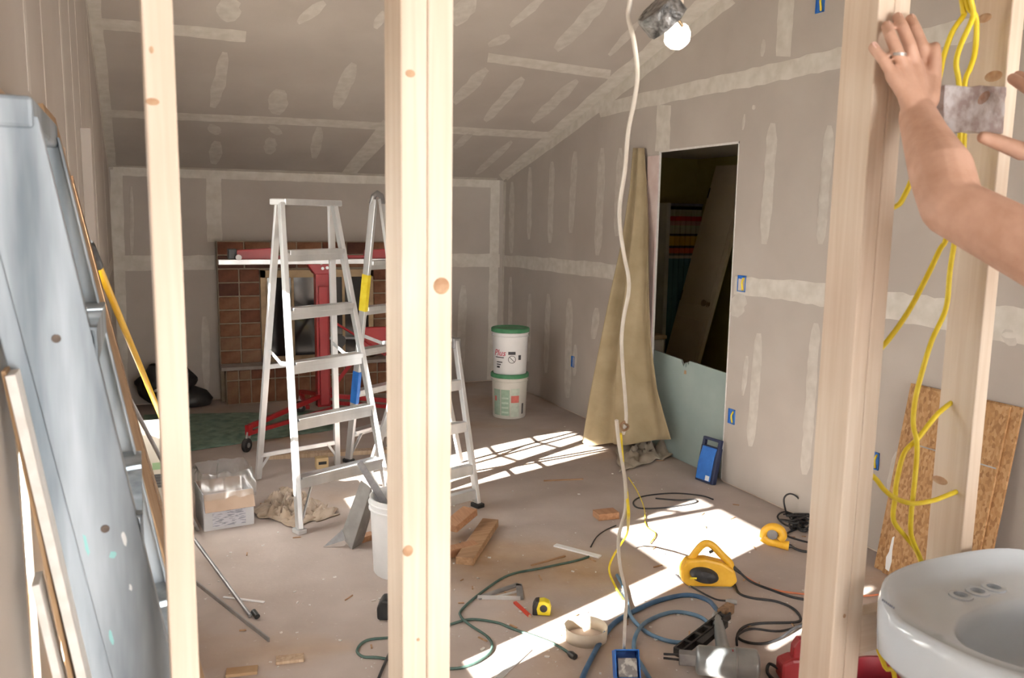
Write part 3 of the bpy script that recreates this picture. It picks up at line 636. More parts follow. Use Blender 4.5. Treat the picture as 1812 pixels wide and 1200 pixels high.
# near ladder leaning folded against the left wall
YN = 1.40
e = thing('step_ladder', 'scuffed paint-stained folded step ladder leaning against the left wall', 'ladder', (.05, YN + .2, 0))
def ln(px0, px1, Y): p, q = PY(*px0, Y), PY(*px1, Y); return p, (q - p).normalized()
p, d = ln((13, 250), (231, 1100), YN); ftop = p - d * .03; fbot = p + d * ((p.z - .012) / -d.z)
p2, d2 = ln((27, 600), (160, 1100), YN); rtop = p2 - d2 * .28; rbot = p2 + d2 * ((p2.z - .10) / -d2.z)
sx = Vector((0, 0, 0)) + Vector((1, 0, 0))
rp = MB().lathe
wn = .40
def railpair(nm, top, bot, wv, t, ys, flange):
    for y in ys:
        o = Vector((0, y, 0)); mb = MB(); mb.beam(bot + o, top + o, wv, t, sx)
        dd = (top - bot).normalized(); sd2 = (sx - dd * sx.dot(dd)).normalized()
        sgn = 1 if y < wn / 2 else -1
        for q in (-1, 1): mb.beam(bot + o + sd2 * q * (wv / 2 - .002) + Vector((0, sgn * flange / 2, 0)), top + o + sd2 * q * (wv / 2 - .002) + Vector((0, sgn * flange / 2, 0)), .004, flange, sx)
        mb.build(nm, 'aluold', e, bevel=.0015)
railpair('rail', ftop, fbot, .090, .004, (0, wn), .03)
railpair('rear_leg', rtop, rbot, .038, .004, (.004, wn - .004), .022)
dl = (fbot - ftop); 
for t in (.17, .34, .50, .66, .82):
    c = ftop + dl * t; MB().cbox(c + Vector((.012, wn / 2, 0)), (.085, wn - .006, .005)).cbox(c + Vector((.052, wn / 2, -.026)), (.004, wn - .006, .055)).build('step', 'aluold', e, bevel=.001)
    for q in (.0,): MB().lathe([(.0001, .004), (.006, .004), (.007, 0)], 10, Matrix.Translation(c + Vector((0, -.0005, -.012))) @ Matrix.Rotation(math.pi / 2, 4, 'X')).build('bolt', 'trim_dark', e)
for t in (.2, .5, .8):
    c = rtop + (rbot - rtop) * t; MB().beam(c + Vector((0, .01, 0)), c + Vector((0, wn - .01, 0)), .03, .004, (0, 0, 1)).build('rear_bar', 'aluold', e)
tc_ = (ftop + rtop) / 2; MB().cbox(ftop + Vector((-.02, wn / 2, .012)), (.12, wn + .02, .045)).build('top_cap', 'aluold', e, bevel=.006)
# paint splashes on the near rail
r3 = random.Random(5); dd = (fbot - ftop).normalized(); sd2 = (sx - dd * sx.dot(dd)).normalized()
spl = {'teal_paint': (.30, .62, .62), 'white_paint': (.80, .84, .86), 'rust_paint': (.42, .25, .20), 'pink_paint': (.66, .40, .42)}
for nm, cc in spl.items():
    mm = mat(nm, cc, rough=.5)
    for i in range({'teal_paint': 9, 'white_paint': 12, 'rust_paint': 14, 'pink_paint': 6}[nm]):
        t = r3.uniform(.35, 1.0) if nm != 'rust_paint' else r3.uniform(.5, 1.0); c = ftop + dl * t + sd2 * r3.uniform(-.036, .036) + Vector((0, -.0026, 0))
        lx, lz = r3.uniform(.002, .006), r3.uniform(.004, .02)
        pol = [(math.cos(2 * math.pi * k / 9) * lx * r3.uniform(.6, 1.2), math.sin(2 * math.pi * k / 9) * lz * r3.uniform(.6, 1.2)) for k in range(9)]
        MB().prism(pol, frame(c, sd2, -dd), -.0006, .0006).build('paint_splash', mm, e)

# ================================================================== boards leaning at the left wall
def leaning(name, label, cat, ptop, pbot, t, y0, y1, m, grp=None, gx=None, bevel=.001):
    """slab through world points (x,z) ptop->pbot in XZ, thickness t, from y0 to y1"""
    a, b = Vector((ptop[0], 0, ptop[1])), Vector((pbot[0], 0, pbot[1])); d = (b - a).normalized(); n = Vector((-d.z, 0, d.x))
    if n.x < 0: n = -n
    mb = MB(); P = []
    for y in (y0, y1):
        pass
    q = [a, b, b + n * t, a + n * t]
    mb.hexa([q[0] + Vector((0, y0, 0)), q[1] + Vector((0, y0, 0)), q[2] + Vector((0, y0, 0)), q[3] + Vector((0, y0, 0)), q[0] + Vector((0, y1, 0)), q[1] + Vector((0, y1, 0)), q[2] + Vector((0, y1, 0)), q[3] + Vector((0, y1, 0))])
    return tag(mb.build(name, m, None, bevel=bevel, origin=(b.x, (y0 + y1) / 2, 0)), label, cat, grp)
def px2(x0, y0, x1, y1, Y):
    p, q = PY(x0, y0, Y), PY(x1, y1, Y); d = q - p; r = p + d * (p.z / -d.z); return (p.x, p.z), (r.x, 0.0)
a, b = px2(10, 664, 137, 1200, 1.345); leaning('drywall_offcut', 'cut drywall strip with pale edge leaning between near ladder and window', 'drywall', a, b, .013, 1.335, 1.388, 'gyp')
a, b = px2(64, 1032, 104, 1200, 1.345); leaning('drywall_offcut', 'low drywall strip with dark back leaning below the near window', 'drywall', (a[0] - .006, a[1]), (b[0] - .006, 0), .011, 1.335, 1.388, 'gyp')
a, b = px2(20, 800, 118, 1200, 1.36); leaning('gap_shade_board', 'thin brown board standing in for the shaded gap behind the cut drywall strip', 'board', (a[0] - .004, a[1] + .12), (b[0] - .012, 0), .006, 1.345, 1.388, 'brown')  # added board in place of the shaded gap behind the strip
leaning('sun_block_sheet', 'grey sheet added in the window behind the folded ladder to block sun', 'drywall', (-.200, 1.825), (-.202, .667), .0095, 1.635, 1.985, 'drywall')  # added sheet, keeps sun from coming through the window behind the ladder
a, b = px2(85, 240, 308, 1040, 2.05); leaning('fibreboard_stack', 'tan fibreboard sheets leaning behind the near ladder', 'board', (-.186, 1.87), (b[0] - .03, 0), .024, 1.99, 2.29, 'brown')
leaning('plywood_sheet', 'low plywood sheet leaning under the window behind the trim boards', 'plywood', (-.186, 1.31), (-.02, 0), .012, 2.40, 3.02, 'offcut')
def lean_bar(name, label, cat, p, q, w_, t, m, side=(0, 1, 0), grp=None):
    return tag(MB().beam(p, q, w_, t, side).build(name, m, None, bevel=.001, origin=q), label, cat, grp)
def lift(p, z=.012): return Vector((p.x, p.y, max(p.z, z)))
M['trim'] = wood('stained_trim', (.20, .12, .065), (.34, .22, .13), 'Z')
M['trim2'] = wood('pale_trim', (.42, .30, .20), (.56, .43, .31), 'Z')
lean_bar('trim_board', 'dark stained trim board leaning against the window beside tan fibreboard', 'board', PX(126, 318, -.165), lift(PF(326, 1075), .03), .055, .012, 'trim')
lean_bar('trim_board', 'pale narrow trim board leaning against the left wall beside the yellow pole', 'board', PX(137, 405, -.17), lift(PF(312, 985), .02), .045, .010, 'trim2')
lean_bar('trim_board', 'brown narrow trim board with chipped end leaning behind the grey rod', 'board', PX(147, 470, -.165), lift(PF(334, 1120), .02), .03, .010, 'brown')
# yellow extension pole
p, q = PX(157, 430, -.135), PF(322, 826, .015); e = thing('extension_pole', 'bright yellow extension pole with black grip leaning at the left wall', 'pole', q)
d = (p - q).normalized(); MB().tube([q, q.lerp(p, .5), p - d * .16], .0125, 12).build('shaft', 'pole', e); MB().tube([p - d * .17, p - d * .16, p - d * .02, p], [.014, .0155, .0155, .012], 12).build('grip', 'black', e)
# grey rods
p, q = PX(184, 618, -.12), PF(350, 938, .01); tag(MB().tube([p, q], .0085, 10).build('metal_rod', 'steel', None, origin=q), 'thin grey metal rod leaning across the pale sack', 'rod')
p, q = PF(330, 905, .30), PF(443, 1090, .012); e = thing('pole_sander', 'grey pole with small black tip lying near the left stud', 'pole', q); p = PF(322, 925, .18)
d = (q - p).normalized(); MB().tube([p, q], .0085, 10).build('shaft', 'steel', e); MB().tube([q - d * .02 + Vector((.02, 0, .004)), q + d * .02 + Vector((.02, 0, .004))], [.012, .012], 10).build('tip', 'black', e)
p, q = PF(345, 1030, .008), PF(476, 1133, .008); tag(MB().beam(p, q, .02, .006, (0, 0, 1)).build('metal_strip', 'pewter', None, origin=q), 'flat grey metal strip lying on the floor by left stud', 'strip')

# ================================================================== fireplace
YFp = 7.72
pl0, pr0 = PY(383, 427, YFp), PY(739, 427, YFp); fx0, fx1 = pl0.x, pr0.x; ztop = pl0.z; ox0, ox1 = PY(460, 500, YFp).x, PY(660, 500, YFp).x; oz1 = PY(560, 477, YFp).z; hz = PY(430, 648, 7.58).z
fp = thing('brick_fireplace', 'red brick fireplace surround with raised hearth and glass doors', 'fireplace', ((fx0 + fx1) / 2, YB - .01, 0))
M['mortar'] = mat('mortar', (.33, .27, .20), (.40, .33, .25), 20, .95)
mb = MB(); mb.box((fx0, YFp + .012, 0), (ox0, YB - .001, ztop)).box((ox1, YFp + .012, 0), (fx1, YB - .001, ztop)).box((ox0, YFp + .012, oz1), (ox1, YB - .001, ztop)).box((ox0, YFp + .012, 0), (ox1, YB - .001, hz)); mb.build('mortar_bed', 'mortar', fp)
HY = 7.56; mb = MB(); mb.box((fx0 + .03, HY + .01, 0), (fx1 - .03, YFp + .012, hz - .03)); mb.build('hearth_core', 'mortar', fp)
bm_ = [mat('brick_%d' % i, c1, c2, 14, .9, bump=.3, bscale=40) for i, (c1, c2) in enumerate((((.15, .056, .034), (.22, .088, .052)), ((.21, .092, .05), (.29, .14, .08)), ((.085, .036, .026), (.13, .053, .036)), ((.23, .12, .075), (.29, .165, .10))))]
bmesh_cache = {}
def brick(x0, x1, y0, y1, z0, z1, k):
    key = (round(x1 - x0, 3), round(y1 - y0, 3), round(z1 - z0, 3), k)
    c = Vector(((x0 + x1) / 2, (y0 + y1) / 2, (z0 + z1) / 2))
    if key not in bmesh_cache:
        h = Vector((x1 - x0, y1 - y0, z1 - z0)) / 2; me = bpy.data.meshes.new('brick'); b_ = bmesh.new(); bmesh.ops.create_cube(b_, size=1.0)
        for v in b_.verts: v.co = Vector((v.co.x * 2 * h.x, v.co.y * 2 * h.y, v.co.z * 2 * h.z))
        bmesh.ops.bevel(b_, geom=list(b_.edges), offset=.004, segments=1, affect='EDGES'); b_.to_mesh(me); b_.free(); me.materials.append(bm_[k]); bmesh_cache[key] = me
    o = bpy.data.objects.new('brick', bmesh_cache[key]); COL.objects.link(o); o.parent = fp; o.location = PW[fp.name].inverted() @ c
rb = random.Random(2); RH = .1205; J = .012
zr = ztop; row = 0
while zr - RH * .6 > hz:
    z1, z0 = zr - J / 2, max(zr - RH + J / 2, hz)
    def fill(xa, xb, n, sh=0):
        wv = (xb - xa) / n
        for i in range(n): brick(xa + wv * i + J / 2, xa + wv * (i + 1) - J / 2, YFp + rb.uniform(-.004, .003), YFp + .06, z0, z1, rb.choice((0, 0, 1, 1, 2, 3)))
    if zr - RH > oz1 - .03: fill(fx0, fx1, 8)
    else: fill(fx0, ox0, 2); fill(ox1, fx1, 2)
    zr -= RH; row += 1
n = 17; wv = (fx1 - fx0 - .06) / n
for i in range(n):
    brick(fx0 + .03 + wv * i + .005, fx0 + .03 + wv * (i + 1) - .005, HY, HY + .06, .01, hz * .62, rb.choice((0, 1, 1, 3)))
    brick(fx0 + .03 + wv * i + .005, fx0 + .03 + wv * (i + 1) - .005, HY, HY + .06, hz * .62 + .012, hz - .035, rb.choice((0, 1, 3, 3)))
MB().box((fx0 - .01, HY - .02, hz - .03), (fx1 + .01, YFp + .012, hz)).build('hearth_slab', mat('hearth_stone', (.33, .28, .25), (.42, .37, .34), 12, .8), fp, bevel=.004)
fz0 = hz
M['brass'] = mat('aged_brass', (.22, .15, .085), (.30, .21, .12), 12, .4, .6); M['fglass'] = mat('dark_fire_glass', (.012, .012, .013), rough=.08)
mb = MB(); k = .05
mb.box((ox0, YFp - .015, fz0), (ox0 + k, YFp + .03, oz1)).box((ox1 - k, YFp - .015, fz0), (ox1, YFp + .03, oz1)).box((ox0, YFp - .015, oz1 - .07), (ox1, YFp + .03, oz1)).box((ox0, YFp - .015, fz0), (ox1, YFp + .03, fz0 + .05)); dr = mb.build('door_frame', 'brass', fp, bevel=.003)
nw = 4; wv = (ox1 - ox0 - 2 * k) / nw
for i in range(nw):
    a = ox0 + k + wv * i; MB().box((a + .012, YFp + .004, fz0 + .05), (a + wv - .012, YFp + .012, oz1 - .07)).build('glass_pane', 'fglass', fp)
    MB().box((a - .012, YFp - .006, fz0 + .05), (a + .012, YFp + .02, oz1 - .07)).build('door_stile', 'brass', fp)

# ================================================================== drywall panel lift
YM = 6.66
mp_ = PY(568, 470, YM); mX = mp_.x; lf = thing('drywall_lift', 'red drywall panel lift with mast, cradle and castors before fireplace', 'panel lift', (mX, YM, 0))
zt = mp_.z + .02
MB().box((mX - .052, YM - .045, .14), (mX + .052, YM + .045, zt)).build('mast', 'red', lf, bevel=.006)
MB().box((mX - .034, YM - .075, .16), (mX + .034, YM - .045, zt - .18)).build('inner_mast', 'red', lf, bevel=.004)
cb0, cb1 = PY(384, 463, YM), PY(384, 463, YM); L0 = cb0.x; L1 = mX + (mX - L0); zb = cb0.z
MB().box((L0, YM - .10, zb - .02), (L1, YM - .055, zb + .02)).build('crossbar', 'alu', lf, bevel=.004)
for s_ in (-1, 1):
    q = mX + s_ * .50; MB().hexa([(q - .16, YM - .03, zb + .005), (q + .16, YM - .03, zb + .005), (q + .16, YM + .03, zb + .005), (q - .16, YM + .03, zb + .005), (q - .15, YM - .03, zb + .085), (q + .14, YM - .03, zb + .105), (q + .14, YM + .03, zb + .105), (q - .15, YM + .03, zb + .085)]).build('cradle_arm', 'red', lf, bevel=.005)
    MB().box((mX + s_ * .36 - .30, YM + .05, zb - .01), (mX + s_ * .36 + .30, YM + .09, zb + .03)).build('cradle_rail', 'red', lf, bevel=.004)
    c = mX + s_ * .665; MB().box((c - .03, YM - .05, zb + .02), (c + .03, YM + .05, zb + .095)).build('end_pad', 'black', lf, bevel=.004)
    MB().lathe([(.0001, -.012), (.022, -.012), (.022, .012), (.0001, .012)], 14, Matrix.Translation((mX + s_ * .63, YM - .115, zb + .035)) @ Matrix.Rotation(math.pi / 2, 4, 'X')).build('knob', 'white', lf)
MB().box((mX - .42, YM - .02, zb + .01), (mX + .42, YM + .02, zb + .045)).build('tilt_bar', 'red', lf, bevel=.004)
mb = MB(); mb.hexa([(mX - .13, YM - .06, zb - .0), (mX + .13, YM - .06, zb), (mX + .13, YM + .05, zb), (mX - .13, YM + .05, zb), (mX - .06, YM - .06, zb - .10), (mX + .06, YM - .06, zb - .10), (mX + .06, YM + .05, zb - .10), (mX - .06, YM + .05, zb - .10)][4:] + [(mX - .13, YM - .06, zb), (mX + .13, YM - .06, zb), (mX + .13, YM + .05, zb), (mX - .13, YM + .05, zb)]); mb.build('head_bracket', 'red', lf, bevel=.004)
for dx, dz in ((.03, .02), (-.01, -.015), (.035, -.05), (.0, -.055)): MB().lathe([(.0001, .006), (.012, .006), (.012, 0)], 10, Matrix.Translation((mX + dx, YM - .062, zb + dz)) @ Matrix.Rotation(math.pi / 2, 4, 'X')).build('bolt', 'alu', lf)
def castor(c, rot):
    R3 = Matrix.Translation((c.x, c.y, .05)) @ Matrix.Rotation(rot, 4, 'Z') @ Matrix.Rotation(math.pi / 2, 4, 'X')
    w_ = MB().lathe([(.02, -.014), (.044, -.016), (.05, -.01), (.05, .01), (.044, .016), (.02, .014)], 24, R3).build('castor', 'dark', lf)
    MB().lathe([(.0001, -.018), (.018, -.018), (.018, .018), (.0001, .018)], 14, R3).build('castor_hub', 'steel', w_)
    MB().beam(Vector((c.x, c.y, .05)), Vector((c.x + .02, c.y + .02, .135)), .045, .012, (math.cos(rot), math.sin(rot), 0)).build('castor_fork', 'alu', w_)
for tgt, rot in ((PF(437, 800), .9), (PF(531, 730), .2), (Vector((mX + .62, YM - .30, 0)), 1.9)):
    base = Vector((mX, YM, .17)); t = Vector((tgt.x + .02, tgt.y + .02, .15)); h = (t - base); h.z = 0; h.normalize(); sd2 = Vector((-h.y, h.x, 0))
    mb = MB(); mb.beam(base + Vector((0, 0, .06)), t + Vector((0, 0, .025)), .035, .03, (0, 0, 1)).beam(base + sd2 * .13 - Vector((0, 0, .03)), t - Vector((0, 0, .02)), .03, .03, (0, 0, 1)).beam(t - Vector((0, 0, .035)), t + Vector((0, 0, .04)), .04, .04, h); mb.build('base_leg', 'red', lf, bevel=.004); castor(tgt, rot)
MB().beam((mX + .03, YM, .22), (mX + .30, YM - .08, .60), .03, .03, (0, 0, 1)).build('strut', 'red', lf, bevel=.003)
c = PY(668, 598, YM - .14); MB().box((c.x - .12, c.y - .02, c.z - .09), (c.x + .10, c.y + .02, c.z + .09)).build('winch_guard', 'red', lf, bevel=.006)
MB().tube([(mX + .05, YM - .08, c.z + .15), (c.x - .10, c.y - .03, c.z - .02), (c.x + .05, c.y - .03, c.z - .14), (c.x + .13, c.y - .03, c.z + .08)], .010, 8).build('winch_arm', 'red', lf)
mb = MB().lathe([(.0001, -.03), (.05, -.03), (.05, .03), (.0001, .03)], 20, Matrix.Translation((mX + .12, YM - .06, c.z - .02)) @ Matrix.Rotation(math.pi / 2, 4, 'X')).build('winch_drum', 'black', lf)
MB().tube([(mX + .05, YM - .04, c.z), (c.x, c.y, c.z)], .012, 8).build('winch_axle', 'steel', lf)
# ================================================================== doorway things
# canvas drop cloth hung beside the doorway
Lc = [(1122, 262), (1119, 330), (1106, 430), (1087, 520), (1069, 610), (1051, 700), (1036, 788)]; Rc = [(1139, 262), (1144, 330), (1150, 400), (1153, 500), (1157, 600), (1166, 690), (1186, 778)]
def poly(P, t):
    k = min(int(t * (len(P) - 1)), len(P) - 2); u = t * (len(P) - 1) - k; return P[k][0] + (P[k + 1][0] - P[k][0]) * u, P[k][1] + (P[k + 1][1] - P[k][1]) * u
rows = []; NV, NU = 46, 60
for i in range(NV + 1):
    v = i / NV; l, r = poly(Lc, v), poly(Rc, v)
    A = PX(l[0], l[1], XR - .03 - .33 * v ** 1.6); B = PX(r[0], r[1], XR - .03 - .06 * v ** 1.2)
    if v > .93: pass
    row = []
    side_ = (B - A); n_ = Vector((-side_.y, side_.x, 0)); n_ = n_.normalized() if n_.length > 1e-6 else Vector((-1, 0, 0))
    if n_.x > 0: n_ = -n_
    for j in range(NU + 1):
        u = j / NU; p = A.lerp(B, u)
        f = math.sin(u * 11.5 + 1.0 + .8 * math.sin(3 * v)) * .8 + math.sin(u * 25 + 4 * v) * .22
        p = p + n_ * (f * (.012 + .065 * v) + .06 * v * math.sin(math.pi * u)); p.z = max(p.z, .006 + .004 * math.sin(j)); row.append(p)
    rows.append(row)
dc = thing('drop_cloth', 'tan canvas drop cloth hung in folds beside the doorway', 'drop cloth', PF(1110, 785))
MB().grid(rows).build('hanging_cloth', 'canvas', dc, solid=.003)
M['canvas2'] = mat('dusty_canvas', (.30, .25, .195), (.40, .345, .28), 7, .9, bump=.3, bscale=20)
# crumpled end on the floor
from mathutils import noise as mnoise
def crumple(px, h, seed, nx=46, ny=26, sc=9.0, ridge=True):
    """a crumpled sheet over a pixel quad on the floor"""
    q = [PF(*p) for p in px]; rows = []
    for i in range(ny + 1):
        row = []
        for j in range(nx + 1):
            u, v = j / nx, i / ny; p = (q[0] * (1 - u) + q[1] * u) * (1 - v) + (q[3] * (1 - u) + q[2] * u) * v
            s = Vector((p.x * sc, p.y * sc, seed)); e_ = min(u, 1 - u, v, 1 - v) * 4; e_ = min(1, e_)
            nz = mnoise.noise(s); n2 = mnoise.noise(s * 2.3 + Vector((3, 1, 0)))
            z = (abs(nz) if ridge else nz * .5 + .5) * .9 + abs(n2) * .45
            w_ = mnoise.noise(Vector((u * 5 + seed, v * 5, seed * 2))) * .06
            row.append((p.x + w_, p.y + w_ * .7, .004 + h * z * (.15 + .85 * e_)))
        rows.append(row)
    return MB().grid(rows)
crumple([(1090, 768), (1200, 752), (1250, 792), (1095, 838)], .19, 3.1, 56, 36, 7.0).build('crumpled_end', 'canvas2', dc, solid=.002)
# pale stripped jamb board left of the opening
y0, y1 = PX(1163, 400, XR - .01).y, PX(1142, 400, XR - .01).y
tb_ = MB(); tb_.box((XR - .014, DO[1] - .002, .02), (XR - .0015, DO[1] + .13, 2.11)); struct(tb_.build('trim_1', mat('stripped_jamb', (.56, .43, .40), (.64, .53, .50), 9, .7), None, bevel=.002, origin=(XR, DO[1] + .06, 0)))
# green board across the opening
GX = XR + .03; g0, g1 = PX(1150, 613, GX), PX(1283, 656, GX); zt = .715
M['greenboard'] = mat('green_drywall', (.30, .38, .365), (.35, .43, .41), 4, .85)
ny = PX(1213, 640, GX).y
yl, yr = 5.30, 4.12
pol = [(-yl, 0.003), (-yr, .003), (-yr, zt - .02), (-(ny - .045), zt), (-(ny - .035), zt - .03), (-(ny - .02), zt - .012), (-(ny - .008), zt - .055), (-(ny + .006), zt - .02), (-(ny + .02), zt - .05), (-(ny + .055), zt - .005), (-yl, zt + .02)]
mx = Matrix(((0, 0, 1, GX), (-1, 0, 0, 0), (0, 1, 0, 0), (0, 0, 0, 1)))
gb = tag(MB().prism(pol, mx, 0, .0125).build('green_drywall_board', 'greenboard', None, origin=(GX, 4.7, 0)), 'grey green drywall board with notched top edge closing the lower doorway', 'drywall')
MB().prism([(-.012, -.014), (.016, -.012), (.014, .012), (-.008, .014)], mx @ Matrix.Translation((-(ny - .0), zt - .085, 0)) , -.0006, 0).build('torn_patch', 'brown', gb)
# shower curtain and its frame
CYc = BY1 - .12; c0, c1 = PY(1186, 365, CYc), PY(1240, 365, CYc); zb_ = .05; zt_ = c0.z
m, nt, b = _nt('striped_curtain'); tc = nt.nodes.new('ShaderNodeTexCoord'); sp = nt.nodes.new('ShaderNodeSeparateXYZ'); L(nt, tc.outputs['Object'], sp.inputs[0])
mr = nt.nodes.new('ShaderNodeMapRange'); mr.inputs[1].default_value = zb_; mr.inputs[2].default_value = zt_; L(nt, sp.outputs[2], mr.inputs[0])
cr = nt.nodes.new('ShaderNodeValToRGB'); cr.color_ramp.interpolation = 'CONSTANT'; L(nt, mr.outputs[0], cr.inputs[0]); L(nt, cr.outputs[0], b.inputs['Base Color']); b.inputs['Roughness'].default_value = .8
tot = zt_ - zb_
def zf(py): return (PY(1200, py, CYc).z - zb_) / tot
bands = [(700, (.09, .20, .22)), (458, (.50, .46, .34)), (453, (.18, .17, .14)), (449, (.62, .17, .07)), (439, (.10, .09, .07)), (435, (.66, .42, .06)), (418, (.12, .11, .09)), (414, (.55, .50, .32)), (400, (.60, .33, .25)), (391, (.60, .06, .05)), (384, (.52, .47, .34)), (372, (.03, .03, .03))]
els = cr.color_ramp.elements; els[0].position = 0; els[0].color = rgb(bands[0][1]); els[1].position = max(0, zf(bands[1][0])); els[1].color = rgb(bands[1][1])
for py, c in bands[2:]: x = els.new(min(1, zf(py))); x.color = rgb(c)
rows = [[Vector((c0.x + (c1.x - c0.x) * j / 40, CYc + .02 * math.sin(j * .9), zb_ + tot * i / 2)) for j in range(41)] for i in range(3)]
ct = tag(MB().grid(rows).build('shower_curtain', m, None, solid=.002), 'teal shower curtain with red, orange and yellow stripes in the bathroom', 'curtain')
MB().tube([(c0.x - .03, CYc, zt_ + .015), (BX1 - .01, CYc, zt_ + .015)], .012, 10).build('curtain_rod', 'steel', ct)
struct(MB().box((c0.x - .045, CYc - .02, 0), (c0.x - .005, BY1 - .001, zt_ + .03)).build('trim_2', 'cream', None, bevel=.003))
# toilet
tX, tY = PY(1166, 588, 5.5).x - .01, 5.50; tl_ = thing('toilet', 'cream toilet with closed tan lid beside the striped curtain', 'toilet', (tX, tY, 0)); M['lid'] = mat('tan_lid', (.40, .29, .16), (.46, .34, .2), 6, .4)
MB().lathe([(.10, 0), (.115, .02), (.10, .12), (.13, .26), (.175, .38), (.18, .41)], 26, Matrix.Translation((tX, tY, 0)) @ Matrix.Diagonal((1, 1.2, 1, 1))).build('bowl', 'cream', tl_)
MB().lathe([(.0001, .411), (.185, .411), (.19, .425), (.18, .445), (.0001, .447)], 26, Matrix.Translation((tX, tY, 0)) @ Matrix.Diagonal((1, 1.2, 1, 1))).build('lid', 'lid', tl_)
MB().box((tX - .20, tY + .19, .38), (tX + .20, tY + .37, .70)).build('tank', 'cream', tl_, bevel=.02); MB().box((tX - .215, tY + .18, .70), (tX + .215, tY + .38, .735)).build('tank_lid', 'lid', tl_, bevel=.01)
MB().box((tX - .09, tY + .1, 0), (tX + .09, tY + .3, .38)).build('trap', 'cream', tl_, bevel=.02)
# tall white panel door leaning in the bathroom
TL, TR = PX(1243, 299, BX1 - .10), PX(1302, 297, BX1 - .10); u = PX(1192, 640, BX1 - .52) ; v = PX(1254, 640, BX1 - .52)
dl_ = (u - TL); BL = TL + dl_ * (TL.z - .004) / -dl_.z; BR = BL + (TR - TL)
mx = frame((TL + BR) / 2, TR - TL, TL - BL); wv, hv = (TR - TL).length / 2, (TL - BL).length / 2; mxn = mx.to_3x3() @ Vector((0, 0, 1)); sg = -1 if mxn.dot(CAM - mx.translation) < 0 else 1
M['door'] = mat('door_paint', (.50, .40, .27), (.54, .44, .31), 5, .5)
dr = thing('panel_door', 'tall beige panel door with knob leaning inside the bathroom', 'door', ((BL + BR) / 2)); T_ = .035
MB().prism([(-wv, -hv), (wv, -hv), (wv, hv), (-wv, hv)], mx, -T_ / 2, T_ / 2).build('slab', 'door', dr, bevel=.002)
for a, b_, c, d in ((-.8, .8, -.92, -.22), (-.8, .8, -.10, .9)):
    MB().prism([(a * wv, b * hv) for a, b in ((a, c), (b_, c), (b_, d), (a, d))], mx, sg * T_ / 2, sg * (T_ / 2 + .008)).build('raised_panel', 'door', dr, bevel=.006)
kp = PX(1250, 538, BX1 - .40); kl = mx.inverted() @ kp
for px_ in (kl.x,):
    MB().lathe([(.026, 0), (.026, .006), (.010, .01), (.010, .03), (.026, .04), (.028, .055), (.015, .065), (.0001, .066)], 18, mx @ Matrix.Translation((wv * .72, kl.y, sg * T_ / 2)) @ (Matrix.Rotation(math.pi, 4, 'X') if sg < 0 else Matrix.Identity(4))).build('knob', 'brass', dr)
for yy in (.78, -.05): MB().prism([(-wv - .004, yy * hv - .045), (-wv + .012, yy * hv - .045), (-wv + .012, yy * hv + .045), (-wv - .004, yy * hv + .045)], mx, -T_ / 2 - .002, T_ / 2 + .002).build('hinge', 'black', dr)

# ================================================================== buckets
def pail(mx, r0, r1, h, m, parent, lid=None, solidtop=True):
    prof = [(r0 * .96, 0), (r0, .008), (r0 + (r1 - r0) * .86, h * .84), (r1 + .006, h * .845), (r1 + .006, h * .86), (r1 - .001, h * .865), (r1 + .001, h * .915), (r1 + .007, h * .92), (r1 + .007, h * .935), (r1 + .001, h * .94), (r1 + .002, h)]
    if lid is None: prof += [(r1 - .004, h), (r1 - .006, h * .9), (r0 - .004, .015)]
    MB().lathe(prof, 40, mx).build('body', m, parent)
    if lid: MB().lathe([(r1 + .006, h - .022), (r1 + .011, h - .02), (r1 + .011, h + .006), (r1 + .004, h + .012), (r1 - .008, h + .012), (r1 - .012, h + .004), (.0001, h + .004)], 40, mx, cap0=False).build('lid', lid, parent)
bc = PF(911, 741); bc = Vector((bc.x, bc.y + .12, 0)); H1 = .365
view = math.atan2(-bc.y, -bc.x)
def on_cyl(mbx, s, size, th, z, r, shear=0):   # lettering wrapped round a pail
    vs, fs = text_mesh(s, size); mbx.add([Vector((bc.x + (r + q.z) * math.cos(th + q.x / r), bc.y + (r + q.z) * math.sin(th + q.x / r), z + q.y)) for q in [Vector((q.x + shear * q.y, q.y, q.z)) for q in vs]], fs)
def patch(mbx, th0, th1, z0, z1, r, n=10, t=.0012):
    A = [[Vector((bc.x + rr * math.cos(th0 + (th1 - th0) * i / n), bc.y + rr * math.sin(th0 + (th1 - th0) * i / n), z)) for i in range(n + 1)] for rr, z in ((r, z0), (r + t, z0), (r + t, z1), (r, z1))]; mbx.grid(A)
Rr = .152; r0, r1 = .138, .150
e1 = thing('mud_bucket', 'joint compound bucket with green label, under the white bucket', 'bucket', bc, 'stacked joint compound buckets'); pail(Matrix.Translation(bc), r0, r1, H1, 'cream', e1, 'green')
def rad(z): return r0 + (r1 - r0) * .86 * z / (.84 * H1) + .0004
